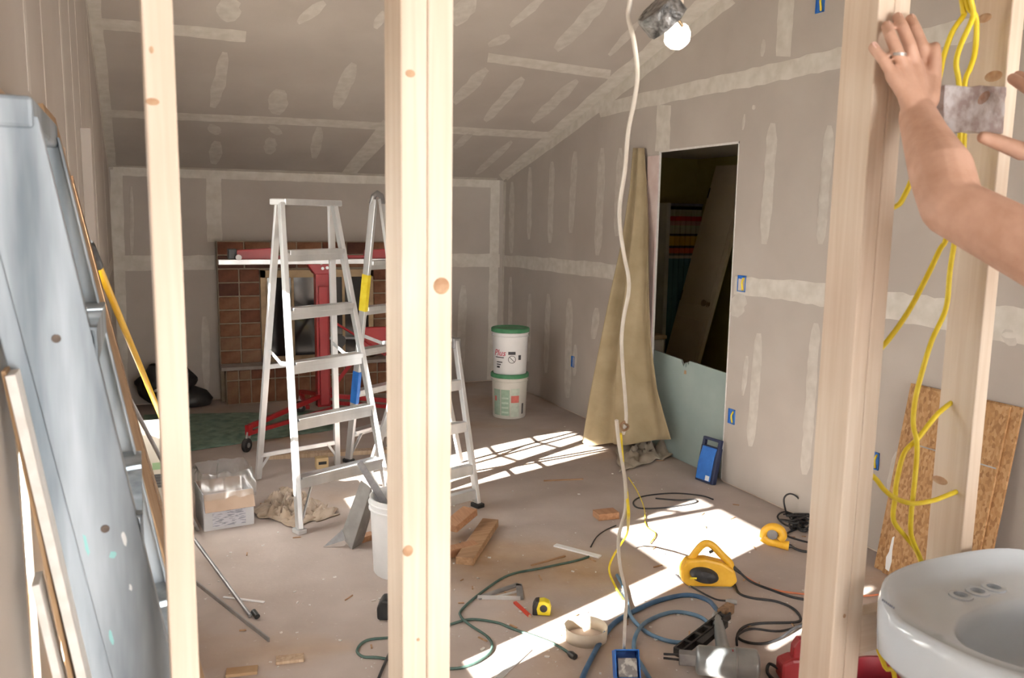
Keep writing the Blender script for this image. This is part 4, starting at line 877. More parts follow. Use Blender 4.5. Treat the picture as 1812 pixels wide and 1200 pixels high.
for (a, b, z0, z1, mm, nm) in ((-1.05, -.55, .03, .25, (.30, .40, .32), 'label'), (-.50, .02, .03, .25, (.30, .42, .32), 'label'), (.08, .62, .02, .26, (.50, .56, .48), 'label'), (.10, .58, .14, .20, (.62, .16, .13), 'red_print'), (-.95, -.80, .15, .19, (.60, .12, .12), 'red_print'), (.80, .95, .04, .13, (.10, .09, .09), 'barcode'), (-.45, -.05, .05, .065, (.45, .55, .46), 'print_line'), (-.45, -.05, .09, .105, (.45, .55, .46), 'print_line'), (-.45, -.05, .13, .145, (.45, .55, .46), 'print_line'), (-.45, -.05, .17, .185, (.45, .55, .46), 'print_line')):
    k = .0 if nm == 'label' else .0012
    mb = MB(); n = 10; A = []
    for i in range(2):
        z = (z0, z1)[i]; A.append([Vector((bc.x + (rad(z) + k + .0004) * math.cos(view + a + (b - a) * j / n), bc.y + (rad(z) + k + .0004) * math.sin(view + a + (b - a) * j / n), z)) for j in range(n + 1)])
    mb.grid(A); mb.build(nm, mat('bucket_' + nm, mm, tuple(q * 1.15 for q in mm), 40, .6), e1)
z2 = H1 + .005; bc2 = bc + Vector((0, 0, z2))
e2 = thing('mud_bucket', 'white joint compound bucket with red script and green lid, on top', 'bucket', bc2, 'stacked joint compound buckets'); pail(Matrix.Translation(bc2), r0, r1, H1 + .01, 'white', e2, 'green')
Md = mat('print_black', (.05, .05, .06), rough=.6); Mr = mat('print_red', (.55, .03, .08), rough=.6)
mb = MB(); on_cyl(mb, 'Plus', .072, view - .62, z2 + .185, rad(.185) + .0008, .25); mb.build('red_script', Mr, e2)
mb = MB()
for a, b, z0, z1 in ((-.10, .32, .175, .200), (-.95, -.35, .145, .152), (-.85, -.45, .105, .113), (-.85, -.55, .085, .093), (-.85, -.62, .06, .075), (.50, .68, .13, .17)):
    patch(mb, view + a, view + b, z2 + z0, z2 + z1, rad((z0 + z1) / 2), 6)
mb.build('black_print', Md, e2)
mb = MB(); cth = view + .12; zc0 = z2 + .135; pts = []
for i in range(25):
    t = 2 * math.pi * i / 24; th = cth + .030 * math.cos(t) / .143; rr = rad(zc0 - z2) + .0012; pts.append((bc.x + rr * math.cos(th), bc.y + rr * math.sin(th), zc0 + .030 * math.sin(t)))
mb.tube(pts, .0022, 6); a, b = cth - .02 / .143, cth + .02 / .143; rr = rad(.135) + .0012
mb.tube([(bc.x + rr * math.cos(a), bc.y + rr * math.sin(a), zc0 + .02), (bc.x + rr * math.cos(b), bc.y + rr * math.sin(b), zc0 - .02)], .0022, 6); mb.build('warning_symbol', Md, e2)

# white bucket behind the doubled stud with a stick in it
wc = PF(712, 1008); e = thing('white_bucket', 'open white plastic bucket behind the doubled stud', 'bucket', wc); pail(Matrix.Translation(wc), .135, .150, .37, 'white', e)
p0 = wc + Vector((.05, .02, .10)); p1 = PD(636, 818, 3.95)
tag(MB().beam(p0, p1, .045, .008, (.5, .3, .7), w1=.03).build('mixing_paddle', mat('grey_paddle', (.22, .22, .24), (.32, .32, .34), 30, .6), None, bevel=.002, origin=p0), 'grey mixing stick standing in the white bucket', 'stick')
# bent grey metal channel leaning on the bucket
FWD = ROT @ Vector((0, 0, -1)); a = PF(622, 972, .002); dd0 = (a - CAM).dot(FWD)
e = thing('metal_channel', 'dull grey bent metal trough leaning on the white bucket', 'metal channel', a)
q = [PD(603, 948, dd0 + .03), a, PD(657, 864, dd0 - .03), PD(639, 850, dd0 + .0)]; q[0].z = max(q[0].z, .003)
MB().add(q, [(0, 1, 2, 3)]).build('front_plate', 'pewter', e, solid=.003)
MB().add([a, PD(640, 966, dd0 + .09), PD(654, 918, dd0 + .07), PD(660, 882, dd0 + .03), q[2]], [(0, 1, 2, 3, 4)]).build('side_plate', 'pewter', e, solid=.003)
MB().add([PD(607, 936, dd0 + .03), PD(611, 956, dd0 + .01), PF(572, 968, .003)], [(0, 1, 2)]).build('bent_flap', 'steel', e, solid=.003)

# carton with a plastic liner
A = PF(362, 941); B = PF(449, 927); ax = (B - A).normalized(); ay = Vector((-ax.y, ax.x, 0)); wv = (B - A).length; dv = .26; hv = .20
e = thing('cardboard_carton', 'open white carton with crinkled plastic liner and printed label', 'carton', A + ax * wv / 2 + ay * dv / 2); M['card'] = mat('white_card', (.50, .50, .52), (.56, .56, .58), 6, .8); M['cardin'] = mat('brown_card', (.34, .24, .18), (.40, .29, .22), 8, .9)
t = .005
MB().beam(A + ay * t / 2, B + ay * t / 2, t, .001, ay).build('bottom', 'cardin', e)
for p, q, mm in ((A, B, 'card'), (A + ay * dv, B + ay * dv, 'cardin'), (A, A + ay * dv, 'card'), (B, B + ay * dv, 'card')):
    d = (q - p).normalized(); n = Vector((-d.y, d.x, 0)); MB().hexa([p - n * t / 2, q - n * t / 2, q + n * t / 2, p + n * t / 2, p - n * t / 2 + Vector((0, 0, hv)), q - n * t / 2 + Vector((0, 0, hv)), q + n * t / 2 + Vector((0, 0, hv)), p + n * t / 2 + Vector((0, 0, hv))]).build('side_panel', mm, e)
MB().hexa([A + ay * .006 + Vector((0, 0, .11)), B + ay * .006 + Vector((0, 0, .11)), B + ay * (dv - .006) + Vector((0, 0, .11)), A + ay * (dv - .006) + Vector((0, 0, .11)), A + ay * .006 + Vector((0, 0, .13)), B + ay * .006 + Vector((0, 0, .13)), B + ay * (dv - .006) + Vector((0, 0, .13)), A + ay * (dv - .006) + Vector((0, 0, .13))]).build('contents', 'cardin', e)
fA = A + Vector((0, 0, hv)); fB = B + Vector((0, 0, hv)); dn = (-ay * .045 - Vector((0, 0, .085)))
MB().add([fA - ay * .003, fB - ay * .003, fB + dn * 1.0 - ay * .004, fA + dn * 1.0 - ay * .004], [(0, 1, 2, 3)]).build('front_flap', 'cardin', e, solid=.004)
lb = mat('label_print', (.55, .55, .60), (.30, .31, .36), 46, .7, stretch=(.5, .5, 3), lo=.52, hi=.56)
mxl = frame(A - ay * .0035 + ax * wv * .5 + Vector((0, 0, .075)), ax, z=-ay); MB().prism([(-.085, -.06), (.085, -.06), (.085, .03), (-.085, .03)], mxl, 0, .0008).build('printed_label', lb, e)
M['film'] = thin('clear_film', (.95, .96, .97), .15, .28)
rows = []; rs = random.Random(4)
loop = [A, B, B + ay * dv, A + ay * dv, A]
for i in range(7):
    row = []
    for k in range(4):
        for j in range(12):
            p = loop[k].lerp(loop[k + 1], j / 12); out = (p - (A + B + ay * dv * 2) / 2); out.z = 0; out.normalize()
            s = mnoise.noise(Vector((p.x * 24, p.y * 24, i * .9)))
            z = [.13, .19, hv + .05, hv + .105, hv + .08, hv + .015, hv - .035][i]; o_ = [-.02, -.012, -.012, .0, .022, .03, .026][i]
            row.append(p + out * (o_ + .016 * s) + Vector((0, 0, z + .028 * s * (1 if i > 1 else .3))))
    row.append(row[0]); rows.append(row)
MB().grid(rows).build('plastic_liner', 'film', e)
# paper and debris heap beside the carton
M['rag'] = mat('brown_paper', (.40, .31, .23), (.54, .45, .37), 9, .95, bump=.3, bscale=20)
hp = crumple([(452, 905), (500, 862), (585, 905), (520, 940)], .10, 7.7, 60, 44, 26.0); tag(hp.build('paper_heap', 'rag', None, solid=.002, origin=PF(515, 905)), 'heap of crumpled brown paper scraps beside the carton', 'paper')
tag(crumple([(548, 908), (575, 895), (600, 912), (560, 925)], .045, 1.7, 20, 14, 18.0).build('paper_scrap', 'rag', None, solid=.002, origin=PF(570, 910)), 'small crumpled brown paper scrap near the ladder foot', 'paper')
# green plastic sheet on the floor
M['greensheet'] = mat('green_plastic_sheet', (.10, .20, .15), (.26, .38, .31), 12, .45, bump=.4, bscale=14)
o = crumple([(255, 735), (560, 728), (600, 760), (330, 800)], .014, 5.0, 60, 40, 9.0); tag(o.build('plastic_sheet', 'greensheet', None, solid=.001, origin=PF(430, 765)), 'wrinkled green plastic sheet spread before the fireplace', 'plastic sheet')
# black bag by the back wall
mb = MB(); cbg = PF(300, 722); rows = []
for i in range(15):
    row = []; z = i / 14
    for j in range(33):
        th = 2 * math.pi * j / 32; r = (math.sin(math.pi * min(1, .12 + .85 * (1 - z))) ** .6) * .22 * (1 + .18 * mnoise.noise(Vector((math.cos(th) * 2, math.sin(th) * 2, z * 4)))); row.append((cbg.x - .04 + r * 1.05 * math.cos(th) + .02, cbg.y + r * .72 * math.sin(th), .01 + .37 * z + .02 * mnoise.noise(Vector((th, z * 3, 1)))))
    rows.append(row)
mb.grid(rows); bb = thing('black_bag', 'slumped black bag with white tag on the floor by the back wall', 'bag', cbg); mb.build('body', mat('black_nylon', (.012, .012, .014), (.03, .03, .034), 16, .45, bump=.4, bscale=12), bb)
mb = MB(); mb.lathe([(.02, 0), (.17, .01), (.19, .06), (.14, .13), (.05, .17), (.001, .175)], 24, Matrix.Translation(cbg + Vector((.17, .03, 0))) @ Matrix.Diagonal((1, .7, 1, 1))); mb.build('side_pouch', 'black', bb)
MB().tube(spline([PD(275, 692, 6.6), PD(280, 690, 6.58), PD(284, 684, 6.6)], 4), .012, 6).build('tag', 'white', bb)
# pale sack of compound behind the near ladder
c = PF(266, 958); e = thing('compound_box', 'cream joint compound box with red print behind trim boards', 'box', (c.x, c.y + .16, 0)); zt_ = PY(270, 760, c.y + .05).z
MB().box((c.x - .14, c.y, 0), (c.x + .17, c.y + .28, zt_)).build('box', mat('cream_card', (.56, .52, .45), (.62, .58, .51), 6, .8), e, bevel=.015)
def fpatch(x0, y0, x1, y1, nm, cc):
    p, q = PY(x0, y1, c.y - .001), PY(x1, y0, c.y - .001); MB().box((p.x, c.y - .0012, p.z), (q.x, c.y + .001, q.z)).build(nm, mat(nm + '_ink', cc, rough=.7), e)
fpatch(236, 818, 262, 846, 'red_print', (.52, .10, .09)); fpatch(270, 818, 286, 832, 'green_print', (.28, .42, .24)); fpatch(273, 838, 292, 864, 'barcode', (.10, .10, .10))
for k in range(4): fpatch(276, 842 + k * 5, 289, 844 + k * 5, 'barcode_gap', (.6, .58, .54))
# ================================================================== bare bulb lamp holder under the joist
LY = 1.62
lc = PY(1176, 34, LY); bc_ = PY(1205, 57, LY - .02); ax = (bc_ - lc).normalized()
lamp = thing('lamp_holder', 'bare glowing bulb in a grey metal box hung from a wood strip', 'lamp', lc)
mxl = frame(lc, Vector((0, 1, 0)), z=ax)
MB().box((JX - .0199, LY - .02, lc.z + .03), (JX + .019, LY + .025, 2.5175)).build('hanger', 'stud', lamp, bevel=.002)
MB().lathe([(.0001, -.035), (.046, -.035), (.050, -.030), (.050, .012), (.046, .012), (.044, -.028), (.0001, -.029)], 8, mxl).build('metal_box', mat('crinkled_metal', (.05, .05, .05), (.34, .34, .34), 55, .4, .5, bump=.8, bscale=60), lamp)
MB().lathe([(.0001, -.028), (.030, -.028), (.030, -.012), (.019, -.006), (.019, .012), (.015, .012), (.014, -.01)], 20, mxl).build('socket', mat('brass_socket', (.55, .33, .14), (.62, .4, .18), 9, .4, .3), lamp)
dl_ = (bc_ - lc).length
MB().lathe([(.013, .005), (.0135, dl_ * .45), (.020, dl_ * .62), (.0285, dl_ * .84), (.030, dl_), (.0265, dl_ + .014), (.016, dl_ + .0255), (.0001, dl_ + .030)], 28, mxl).build('bulb', emit('bulb_glow', (1.0, .90, .72), 9.0), lamp)
for s_ in (-1, 1): MB().tube([mxl @ Vector((s_ * .038, 0, .012)), mxl @ Vector((s_ * .038, 0, .030))], .004, 8).build('screw', 'brass', lamp)
# hanging cables
def yd(py): return 1.66 + .80 * max(0, py) / 1150
def hang(px): return [PY(x, y, yd(y)) for x, y in px]
a = hang([(1117, -60), (1115, 0), (1112, 30), (1122, 75), (1128, 130), (1122, 180), (1112, 230), (1106, 300), (1097, 360), (1097, 400), (1104, 450), (1112, 490), (1112, 520), (1104, 560), (1100, 600), (1102, 650), (1106, 700), (1108, 742), (1103, 768)]); a.insert(0, Vector((JX - .021, a[0].y, 2.53)))
cable('hanging_cable', 'white cable hanging from the joist in front of the canvas cloth', a, .0056, 'offwire', k=5)
a = hang([(1091, 744), (1096, 790), (1106, 850), (1107, 900), (1095, 950), (1097, 1000), (1108, 1055), (1106, 1100)]) + [PF(1104, 1150, .085)]
cable('hanging_cable', 'cream cable dropping to the blue outlet box on the floor', a, .0062, 'offwire', k=6)
a = hang([(1098, 768), (1103, 830), (1110, 880), (1112, 920)]) + [PF(1108, 948, .12), PF(1085, 985, .05), PF(1078, 1010, .02), PF(1090, 1040, .01), PF(1102, 1060, .008)]
cable('thin_yellow_wire', 'thin yellow wire twisting down beside the cream cable', a, .0052, 'yellow', k=6)
a = [PF(1112, 845, .05), PF(1128, 870, .02), PF(1140, 900, .01), PF(1143, 930, .006), PF(1160, 945, .006), PF(1150, 962, .006)]
cable('thin_yellow_wire', 'thin yellow wire curling on the sunlit floor', a, .003, 'yellow', k=6)
tag(MB().tube(spline([PY(1107, 745, yd(745)), PY(1098, 752, yd(745)), PY(1104, 762, yd(745)), PY(1112, 755, yd(745)), PY(1104, 748, yd(745))], 5), .004, 6).build('cable_tie', 'trim', None, origin=PY(1104, 755, yd(745))), 'brown twist of tie wire binding the hanging cables together', 'wire tie')
# blue outlet box on the floor
c = PF(1108, 1176, .05); e = thing('outlet_box', 'blue plastic outlet box lying on the floor at the cable end', 'outlet box', Vector((c.x, c.y, 0)))
rx = Matrix.Rotation(math.radians(-22), 3, 'Z') @ Matrix.Rotation(math.radians(-32), 3, 'X')
mb = MB()
for lo, hi in (((-.045, -.035, -.05), (-.041, .035, .05)), ((.041, -.035, -.05), (.045, .035, .05)), ((-.045, .031, -.05), (.045, .035, .05)), ((-.045, -.035, .046), (.045, .035, .05)), ((-.045, -.035, -.05), (.045, .035, -.046)), ((-.012, .033, -.05), (.012, .042, .05))):
    cc = [(p + q) / 2 for p, q in zip(lo, hi)]; mb.cbox(c + rx @ Vector(cc), [q - p for p, q in zip(lo, hi)], rx)
mb.build('shell', 'blue', e, bevel=.0015)
MB().cbox(c + rx @ Vector((0, -.026, -.012)), (.07, .012, .066), rx).build('receptacle', mat('receptacle_grey', (.45, .44, .42), (.20, .19, .19), 38, .5, lo=.45, hi=.55), e, bevel=.004)
MB().cbox(c + rx @ Vector((.0456, 0, .012)), (.001, .034, .05), rx).build('sticker', 'white', e)

# ================================================================== wall boxes
def ebox(px, py, w_, h_, label, wire=True):
    p = PX(px, py, XR); e = thing('wall_box', label, 'electrical box', p); t = .005
    mb = MB()
    for y0, y1, z0, z1 in ((-w_ / 2, -w_ / 2 + t, -h_ / 2, h_ / 2), (w_ / 2 - t, w_ / 2, -h_ / 2, h_ / 2), (-w_ / 2, w_ / 2, h_ / 2 - t, h_ / 2), (-w_ / 2, w_ / 2, -h_ / 2, -h_ / 2 + t)):
        mb.box((XR - .006, p.y + y0, p.z + z0), (XR + .0, p.y + y1, p.z + z1))
    mb.box((XR - .002, p.y + w_ * .05, p.z - h_ / 2), (XR - .0005, p.y + w_ / 2, p.z + h_ / 2)); mb.build('rim', 'blue', e)
    MB().box((XR - .001, p.y - w_ / 2 + t, p.z - h_ / 2 + t), (XR - .0002, p.y + w_ * .05, p.z + h_ / 2 - t)).build('box_back', 'blue', e)
    if wire:
        MB().tube(spline([(XR - .001, p.y - w_ * .2, p.z + h_ * .35), (XR - .02, p.y - w_ * .3, p.z + h_ * .1), (XR - .012, p.y - w_ * .25, p.z - h_ * .25), (XR - .001, p.y - w_ * .1, p.z - h_ * .4)], 5), .005, 6).build('wire', 'yellow', e)
ebox(1313, 502, .075, .10, 'blue wall box with yellow wire in the mid-height seam beside doorway')
ebox(1295, 737, .062, .095, 'blue wall box low on the wall above the blue case')
ebox(1014, 640, .055, .095, 'narrow blue wall box low on the wall behind the stacked buckets', False)
ebox(1452, 6, .062, .095, 'blue wall box high under the sloping ceiling seam')
ebox(1548, 815, .055, .09, 'blue wall box low on the wall beside the strand board')

# ================================================================== strand boards
m, nt, b = _nt('strand_board'); b.inputs['Roughness'].default_value = .75
tc = nt.nodes.new('ShaderNodeTexCoord'); mp = nt.nodes.new('ShaderNodeMapping'); L(nt, tc.outputs['Object'], mp.inputs[0]); mp.inputs['Scale'].default_value = (1, 1, .55)
vo = nt.nodes.new('ShaderNodeTexVoronoi'); vo.inputs['Scale'].default_value = 95; vo.inputs['Randomness'].default_value = 1; L(nt, mp.outputs[0], vo.inputs['Vector'])
sp = nt.nodes.new('ShaderNodeSeparateColor'); L(nt, vo.outputs['Color'], sp.inputs[0])
r = nt.nodes.new('ShaderNodeValToRGB'); r.color_ramp.elements[0].color = (.30, .15, .06, 1); r.color_ramp.elements[1].color = (.52, .32, .16, 1); q = r.color_ramp.elements.new(.45); q.color = (.44, .24, .10, 1)
L(nt, sp.outputs[0], r.inputs[0]); L(nt, r.outputs[0], b.inputs['Base Color']); M['osb'] = m
def osb(label, xt, xb, zt, y0, y1, t):
    mb = MB(); d = Vector((xb - xt, 0, -zt)).normalized(); n = Vector((d.z, 0, -d.x)); n = n if n.x < 0 else -n
    a, b_ = Vector((xt, 0, zt)), Vector((xb, 0, .002)); P = []
    for yy in (y0, y1): P += [a + Vector((0, yy, 0)), b_ + Vector((0, yy, 0)), b_ + n * t + Vector((0, yy, 0)), a + n * t + Vector((0, yy, 0))]
    mb.hexa(P); return mb.build('strand_board', 'osb', None, bevel=.001, origin=(xb, (y0 + y1) / 2, 0)), d, n
o, d, n = osb('', XR - .005, XR - .15, .905, 2.27, 2.83, .011); tag(o, 'wider strand board leaning behind the other against the right wall', 'strand board')
o, d, n = osb('', XR - .018, XR - .163, .90, 2.315, 2.77, .011); tag(o, 'strand board with grey marks and white paint drip leaning in front', 'strand board')
q0 = Vector((XR - .018, 0, .90)) + n * .0115
for t in (.27,):
    p = q0 + d * t; MB().beam(p + Vector((0, 2.32, 0)), p + Vector((0, 2.765, 0)), .006, .0008, d).build('pencil_line', 'pewter', o)
p = q0 + d * .80; mxp = frame(p + Vector((0, 2.745, 0)), (0, 1, 0), -d); MB().prism([(-.012, -.09), (.01, -.085), (.018, -.03), (.008, .0), (.006, .07), (-.004, .08), (-.008, .01), (-.016, -.04)], mxp, -.001, .0012).build('paint_drip', 'white', o)

# ================================================================== blue case, tube
A, B = PF(1229, 848, .003), PF(1260, 859, .003); T_ = PX(1283, 783, XR - .045); ux = (B - A).normalized(); uy = (T_ - B); hv = uy.length; uy.normalize(); wv = (B - A).length
mx = frame(A, ux, uy); nz = mx.to_3x3() @ Vector((0, 0, 1)); sg = 1 if nz.dot(CAM - A) > 0 else -1
e = thing('tool_case', 'blue and black plastic tool case leaning on the right wall', 'tool case', (A + B) / 2); M['navy'] = mat('navy_plastic', (.015, .022, .06), (.02, .03, .08), 10, .45)
def pr(poly, t0, t1, nm, mm, bev=.002): return MB().prism([(x * wv, y * hv) for x, y in poly], mx, sg * t0, sg * t1).build(nm, mm, e, bevel=bev)
pr([(0, 0), (1, 0), (1, .82), (0, .82)], -.04, 0, 'back_shell', 'navy', .006)
pr([(.08, .05), (.86, .05), (.86, .60), (.92, .80), (.14, .80), (.04, .40)], 0, .008, 'front_panel', 'blue', .003)
pr([(0, .80), (.14, .80), (.14, .94), (.86, .94), (.86, .80), (1, .80), (1, 1.0), (0, 1.0)], -.03, -.005, 'handle', 'navy', .003)
pr([(.60, .06), (.82, .06), (.82, .17), (.60, .17)], .008, .0088, 'white_sticker', 'white', 0)
c0, c1 = PF(1198, 797, .028), PF(1214, 778, .028); e = thing('caulk_tube', 'grey caulk tube with round white end on the floor by drop cloth', 'tube', Vector((c0.x, c0.y, 0)))
d = (c1 - c0).normalized(); MB().tube([c0 + d * .006, c0 + d * .22], .026, 18).build('barrel', mat('tube_grey', (.20, .23, .22), (.26, .29, .28), 8, .5), e); MB().tube([c0 - d * .004, c0 + d * .007], .027, 18).build('end_cap', 'white', e)
MB().tube([c0 + d * .22, c0 + d * .235, c0 + d * .29], [.02, .009, .004], 12).build('nozzle', 'white', e)

# ================================================================== tools on the floor
def vplane(a, b):   # vertical plane over floor pixels a,b -> function px->point
    A, B = PF(*a), PF(*b); u = (B - A); u.z = 0; u.normalize(); n = Vector((u.y, -u.x, 0))
    if n.dot(CAM - A) < 0: n = -n
    def f(x, y):
        r_ = ray(x, y); return CAM + r_ * ((A - CAM).dot(n) / r_.dot(n))
    return f, A, u, n
f, A, u, n = vplane((1205, 1034), (1302, 1036)); e = thing('jigsaw', 'yellow corded jigsaw with black motor housing in sunlight', 'power tool', PF(1255, 1034))
def outl(px, f, A, u): return [((f(x, y) - A).dot(u), max(.002, f(x, y).z)) for x, y in px]
mxv = frame(Vector((A.x, A.y, 0)), u, (0, 0, 1)); sgn = 1 if (mxv.to_3x3() @ Vector((0, 0, 1))).dot(n) > 0 else -1
MB().prism(outl([(1203, 1022), (1203, 1002), (1214, 987), (1246, 985), (1276, 992), (1298, 1006), (1303, 1026), (1292, 1036), (1215, 1036)], f, A, u), mxv, -.032, .032).build('body', 'dewalt', e, bevel=.012)
MB().tube(spline([f(1222, 990), f(1237, 970), f(1248, 962), f(1260, 965), f(1277, 982), f(1292, 998), f(1291, 1012)], 5), .0135, 12, flat=1.25).build('handle', 'dewalt', e)
cc = f(1243, 1012) + n * .030; MB().lathe([(.0001, -.03), (.9, -.03), (1.0, -.01), (.95, .02), (.7, .034), (.0001, .036)], 28, frame(cc, u * .97 - Vector((0, 0, .2)), z=n) @ Matrix.Diagonal((.068, .036, 1, 1))).build('motor_housing', 'dark', e)
cc = f(1222, 1013) + n * .0645; MB().cbox(cc, (.03, .003, .008), Matrix((u, n, Vector((0, 0, 1)))).transposed()).build('name_plate', 'yellow', e)
MB().cbox(f(1255, 1036) * 1.0 - Vector((0, 0, f(1255, 1036).z - .004)), (.20, .075, .005), Matrix((u, n, Vector((0, 0, 1)))).transposed()).build('shoe', 'steel', e)
MB().tube([f(1262, 968) - Vector((0, 0, .018)), f(1255, 978)], .007, 8).build('trigger', 'black', e)
d0 = f(1296, 1003); cp = [d0, f(1310, 1014), PF(1330, 1030, .012), PF(1365, 1044, .006), PF(1400, 1056, .006), PF(1440, 1064, .006)]
MB().tube([cp[0], cp[1]], [.011, .007], 10).build('strain_relief', 'black', e); MB().tube(spline(cp[1:], 6), .0055, 8).build('cord', 'dark', e)
# second yellow tool by the wall
f, A, u, n = vplane((1345, 966), (1400, 974)); e = thing('angle_grinder', 'yellow corded grinder lying beside the tangle of black cords', 'power tool', PF(1375, 968))
MB().tube(spline([f(1351, 951), f(1354, 940), f(1366, 933), f(1380, 937), f(1385, 948), f(1380, 955)], 5), [.022] * 26, 12).build('head', 'dewalt', e)
MB().tube(spline([f(1350, 950), f(1362, 958), f(1380, 963), f(1396, 966)], 4), [.027, .026, .025, .024, .023, .022, .021, .021, .021, .022, .023, .024, .024], 12).build('handle', 'dewalt', e)
MB().lathe([(.0001, -.012), (.026, -.012), (.026, .012), (.0001, .014)], 18, frame(f(1367, 944) + n * .01, u, z=n)).build('gear_disc', 'steel', e)
MB().tube([f(1394, 966), f(1402, 967)], [.014, .008], 10).build('strain_relief', 'black', e); MB().tube(spline([f(1400, 967), PF(1415, 974, .01), PF(1440, 977, .007), PF(1475, 972, .007)], 5), .007, 8).build('cord', 'dark', e)
# framing nailer
p0, p1 = PF(1237, 1168, .06), PF(1343, 1178, .06); u = (p1 - p0).normalized(); Lb = (p1 - p0).length
e = thing('framing_nailer', 'grey pneumatic framing nailer with black strip magazine on the floor', 'nail gun', Vector((p0.x, p0.y, 0))); M['ngrey'] = mat('nailer_grey', (.26, .28, .29), (.34, .36, .37), 10, .35, .5)
mxb = frame(p0, (0, 0, 1), z=u); MB().lathe([(.03, -.012), (.046, -.01), (.053, .0), (.053, Lb * .62), (.056, Lb * .63), (.057, Lb * .93), (.053, Lb * .97), (.04, Lb), (.0001, Lb)], 36, mxb).build('body', 'ngrey', e)
MB().lathe([(.0545, Lb * .60), (.058, Lb * .605), (.058, Lb * .625), (.0545, Lb * .63)], 36, mxb, False, False).build('seam_ring', 'steel', e)
up_ = Vector((0, 0, 1)); sdv = u.cross(up_)
nz0 = PF(1235, 1166, .055); nz1 = PF(1174, 1161, .05)
MB().beam(nz0, nz0.lerp(nz1, .55), .045, .04, up_).build('nose', 'steel', e, bevel=.004)
for k in (-1, 1): MB().tube([nz0.lerp(nz1, .3) + up_ * .011 * k, nz1 + up_ * .008 * k], .0045, 8).build('nose_rod', 'dark', e)
m0, m1 = PF(1193, 1152, .055), PF(1290, 1077, .075); md = (m1 - m0).normalized(); ms = (md.cross(up_)).normalized()
mb = MB(); mb.beam(m0, m1, .008, .03, ms).beam(m0 + ms * .032, m1 + ms * .032 - md * .05, .008, .03, ms)
for t in (0, .17, .34, .5, .66, .8): mb.beam(m0.lerp(m1, t) - ms * .0, m0.lerp(m1, t) + ms * .034, .014, .03, md)
mb.beam(m0 + md * .1 + ms * .05, m1 - md * .12 + ms * .045, .03, .022, ms); mb.build('magazine', 'black', e, bevel=.001)
MB().beam(m1 - md * .07, m1 + md * .015, .036, .04, ms).build('magazine_end', 'trim', e, bevel=.004)
h0, h1 = PF(1281, 1158, .075), PF(1268, 1090, .065); MB().tube([h0, h0.lerp(h1, .3), h0.lerp(h1, .75), h1], [.030, .024, .022, .019], 14).build('handle', 'ngrey', e)
MB().tube([h1, h1 + (h1 - h0).normalized() * .03], .011, 10).build('air_fitting', 'steel', e)
th = PF(1300, 1158, .09); MB().cbox(p0 + u * Lb * .55 + Vector((0, 0, .0535)) + sdv * .008, (.004, .012, .002), Matrix((u, sdv, up_)).transposed()).build('red_mark', 'red', e)
# red drill behind the doubled stud
f, A, u, n = vplane((1370, 1200), (1425, 1200)); e = thing('red_drill', 'dark red corded drill half hidden behind the doubled stud', 'power tool', PF(1398, 1200))
mxv = frame(Vector((A.x, A.y, 0)), u, (0, 0, 1)); M['dred'] = mat('dark_red_tool', (.28, .02, .025), (.34, .03, .035), 9, .4)
MB().prism(outl([(1376, 1200), (1378, 1168), (1398, 1160), (1428, 1158), (1428, 1200)], f, A, u), mxv, -.035, .035).build('body', 'dred', e, bevel=.012); MB().prism(outl([(1400, 1162), (1402, 1142), (1412, 1128), (1424, 1130), (1424, 1162)], f, A, u), mxv, -.02, .02).build('grip', 'dred', e, bevel=.006)
MB().tube(spline([f(1380, 1185), PF(1362, 1175, .02), PF(1358, 1190, .008), PF(1372, 1205, .006), PF(1390, 1215, .006)], 5), .006, 8).build('cord', 'dark', e)

# ------------------------------------------------ cords and hoses
def floor_cord(name, label, px, r, m, cat='cord', k=7, grp=None, lift=1.0):
    pts = [PF(q[0], q[1], r * lift + (q[2] if len(q) > 2 else 0)) for q in px]; return cable(name, label, pts, r, m, grp, cat, k=k)
M['hose'] = mat('blue_hose', (.035, .10, .20), (.06, .15, .28), 20, .5); M['hose2'] = mat('pale_blue_hose', (.10, .20, .32), (.15, .26, .38), 20, .5); M['gcord'] = mat('green_cord', (.05, .10, .085), (.08, .14, .12), 20, .6); M['ocord'] = mat('orange_lead', (.55, .17, .08), (.62, .22, .11), 20, .5)
floor_cord('air_hose', 'dark blue air hose arching over the floor to the nailer', [(1012, 1250), (1040, 1178), (1080, 1110), (1120, 1083), (1165, 1063), (1215, 1053), (1250, 1061, .02), (1266, 1076, .05), (1270, 1086, .06)], .0105, 'hose', 'hose')
floor_cord('air_hose', 'faded blue hose looping on the floor behind the outlet box', [(1092, 1018), (1104, 1040), (1110, 1064), (1116, 1090, .012), (1138, 1114), (1168, 1130), (1206, 1137), (1246, 1128), (1256, 1108), (1235, 1090), (1192, 1083), (1150, 1097), (1128, 1118, .014), (1122, 1150), (1140, 1185), (1165, 1225)], .0085, 'hose2', 'hose')
gl = floor_cord('extension_lead', 'green extension cord looping behind the doubled stud to its plug', [(1042, 985), (1020, 992), (960, 1005), (900, 1018), (850, 1050), (818, 1078), (815, 1090), (830, 1105, .008), (860, 1125), (871, 1142), (862, 1160), (830, 1178), (790, 1183), (720, 1172), (670, 1164), (642, 1162), (632, 1150), (650, 1133), (697, 1128), (750, 1122), (800, 1104), (835, 1096, .001), (880, 1102), (905, 1112), (950, 1128), (985, 1142), (1006, 1155)], .0055, 'gcord')
q = PF(1006, 1155, .011); q2 = PF(1018, 1163, .011); tag(MB().tube([q, q.lerp(q2, .4), q2], [.008, .014, .012], 10).build('plug', 'black', gl), None, None)
floor_cord('black_lead', 'black cord running off behind the doubled stud', [(712, 1118), (697, 1140), (682, 1172), (664, 1215)], .006, 'dark')
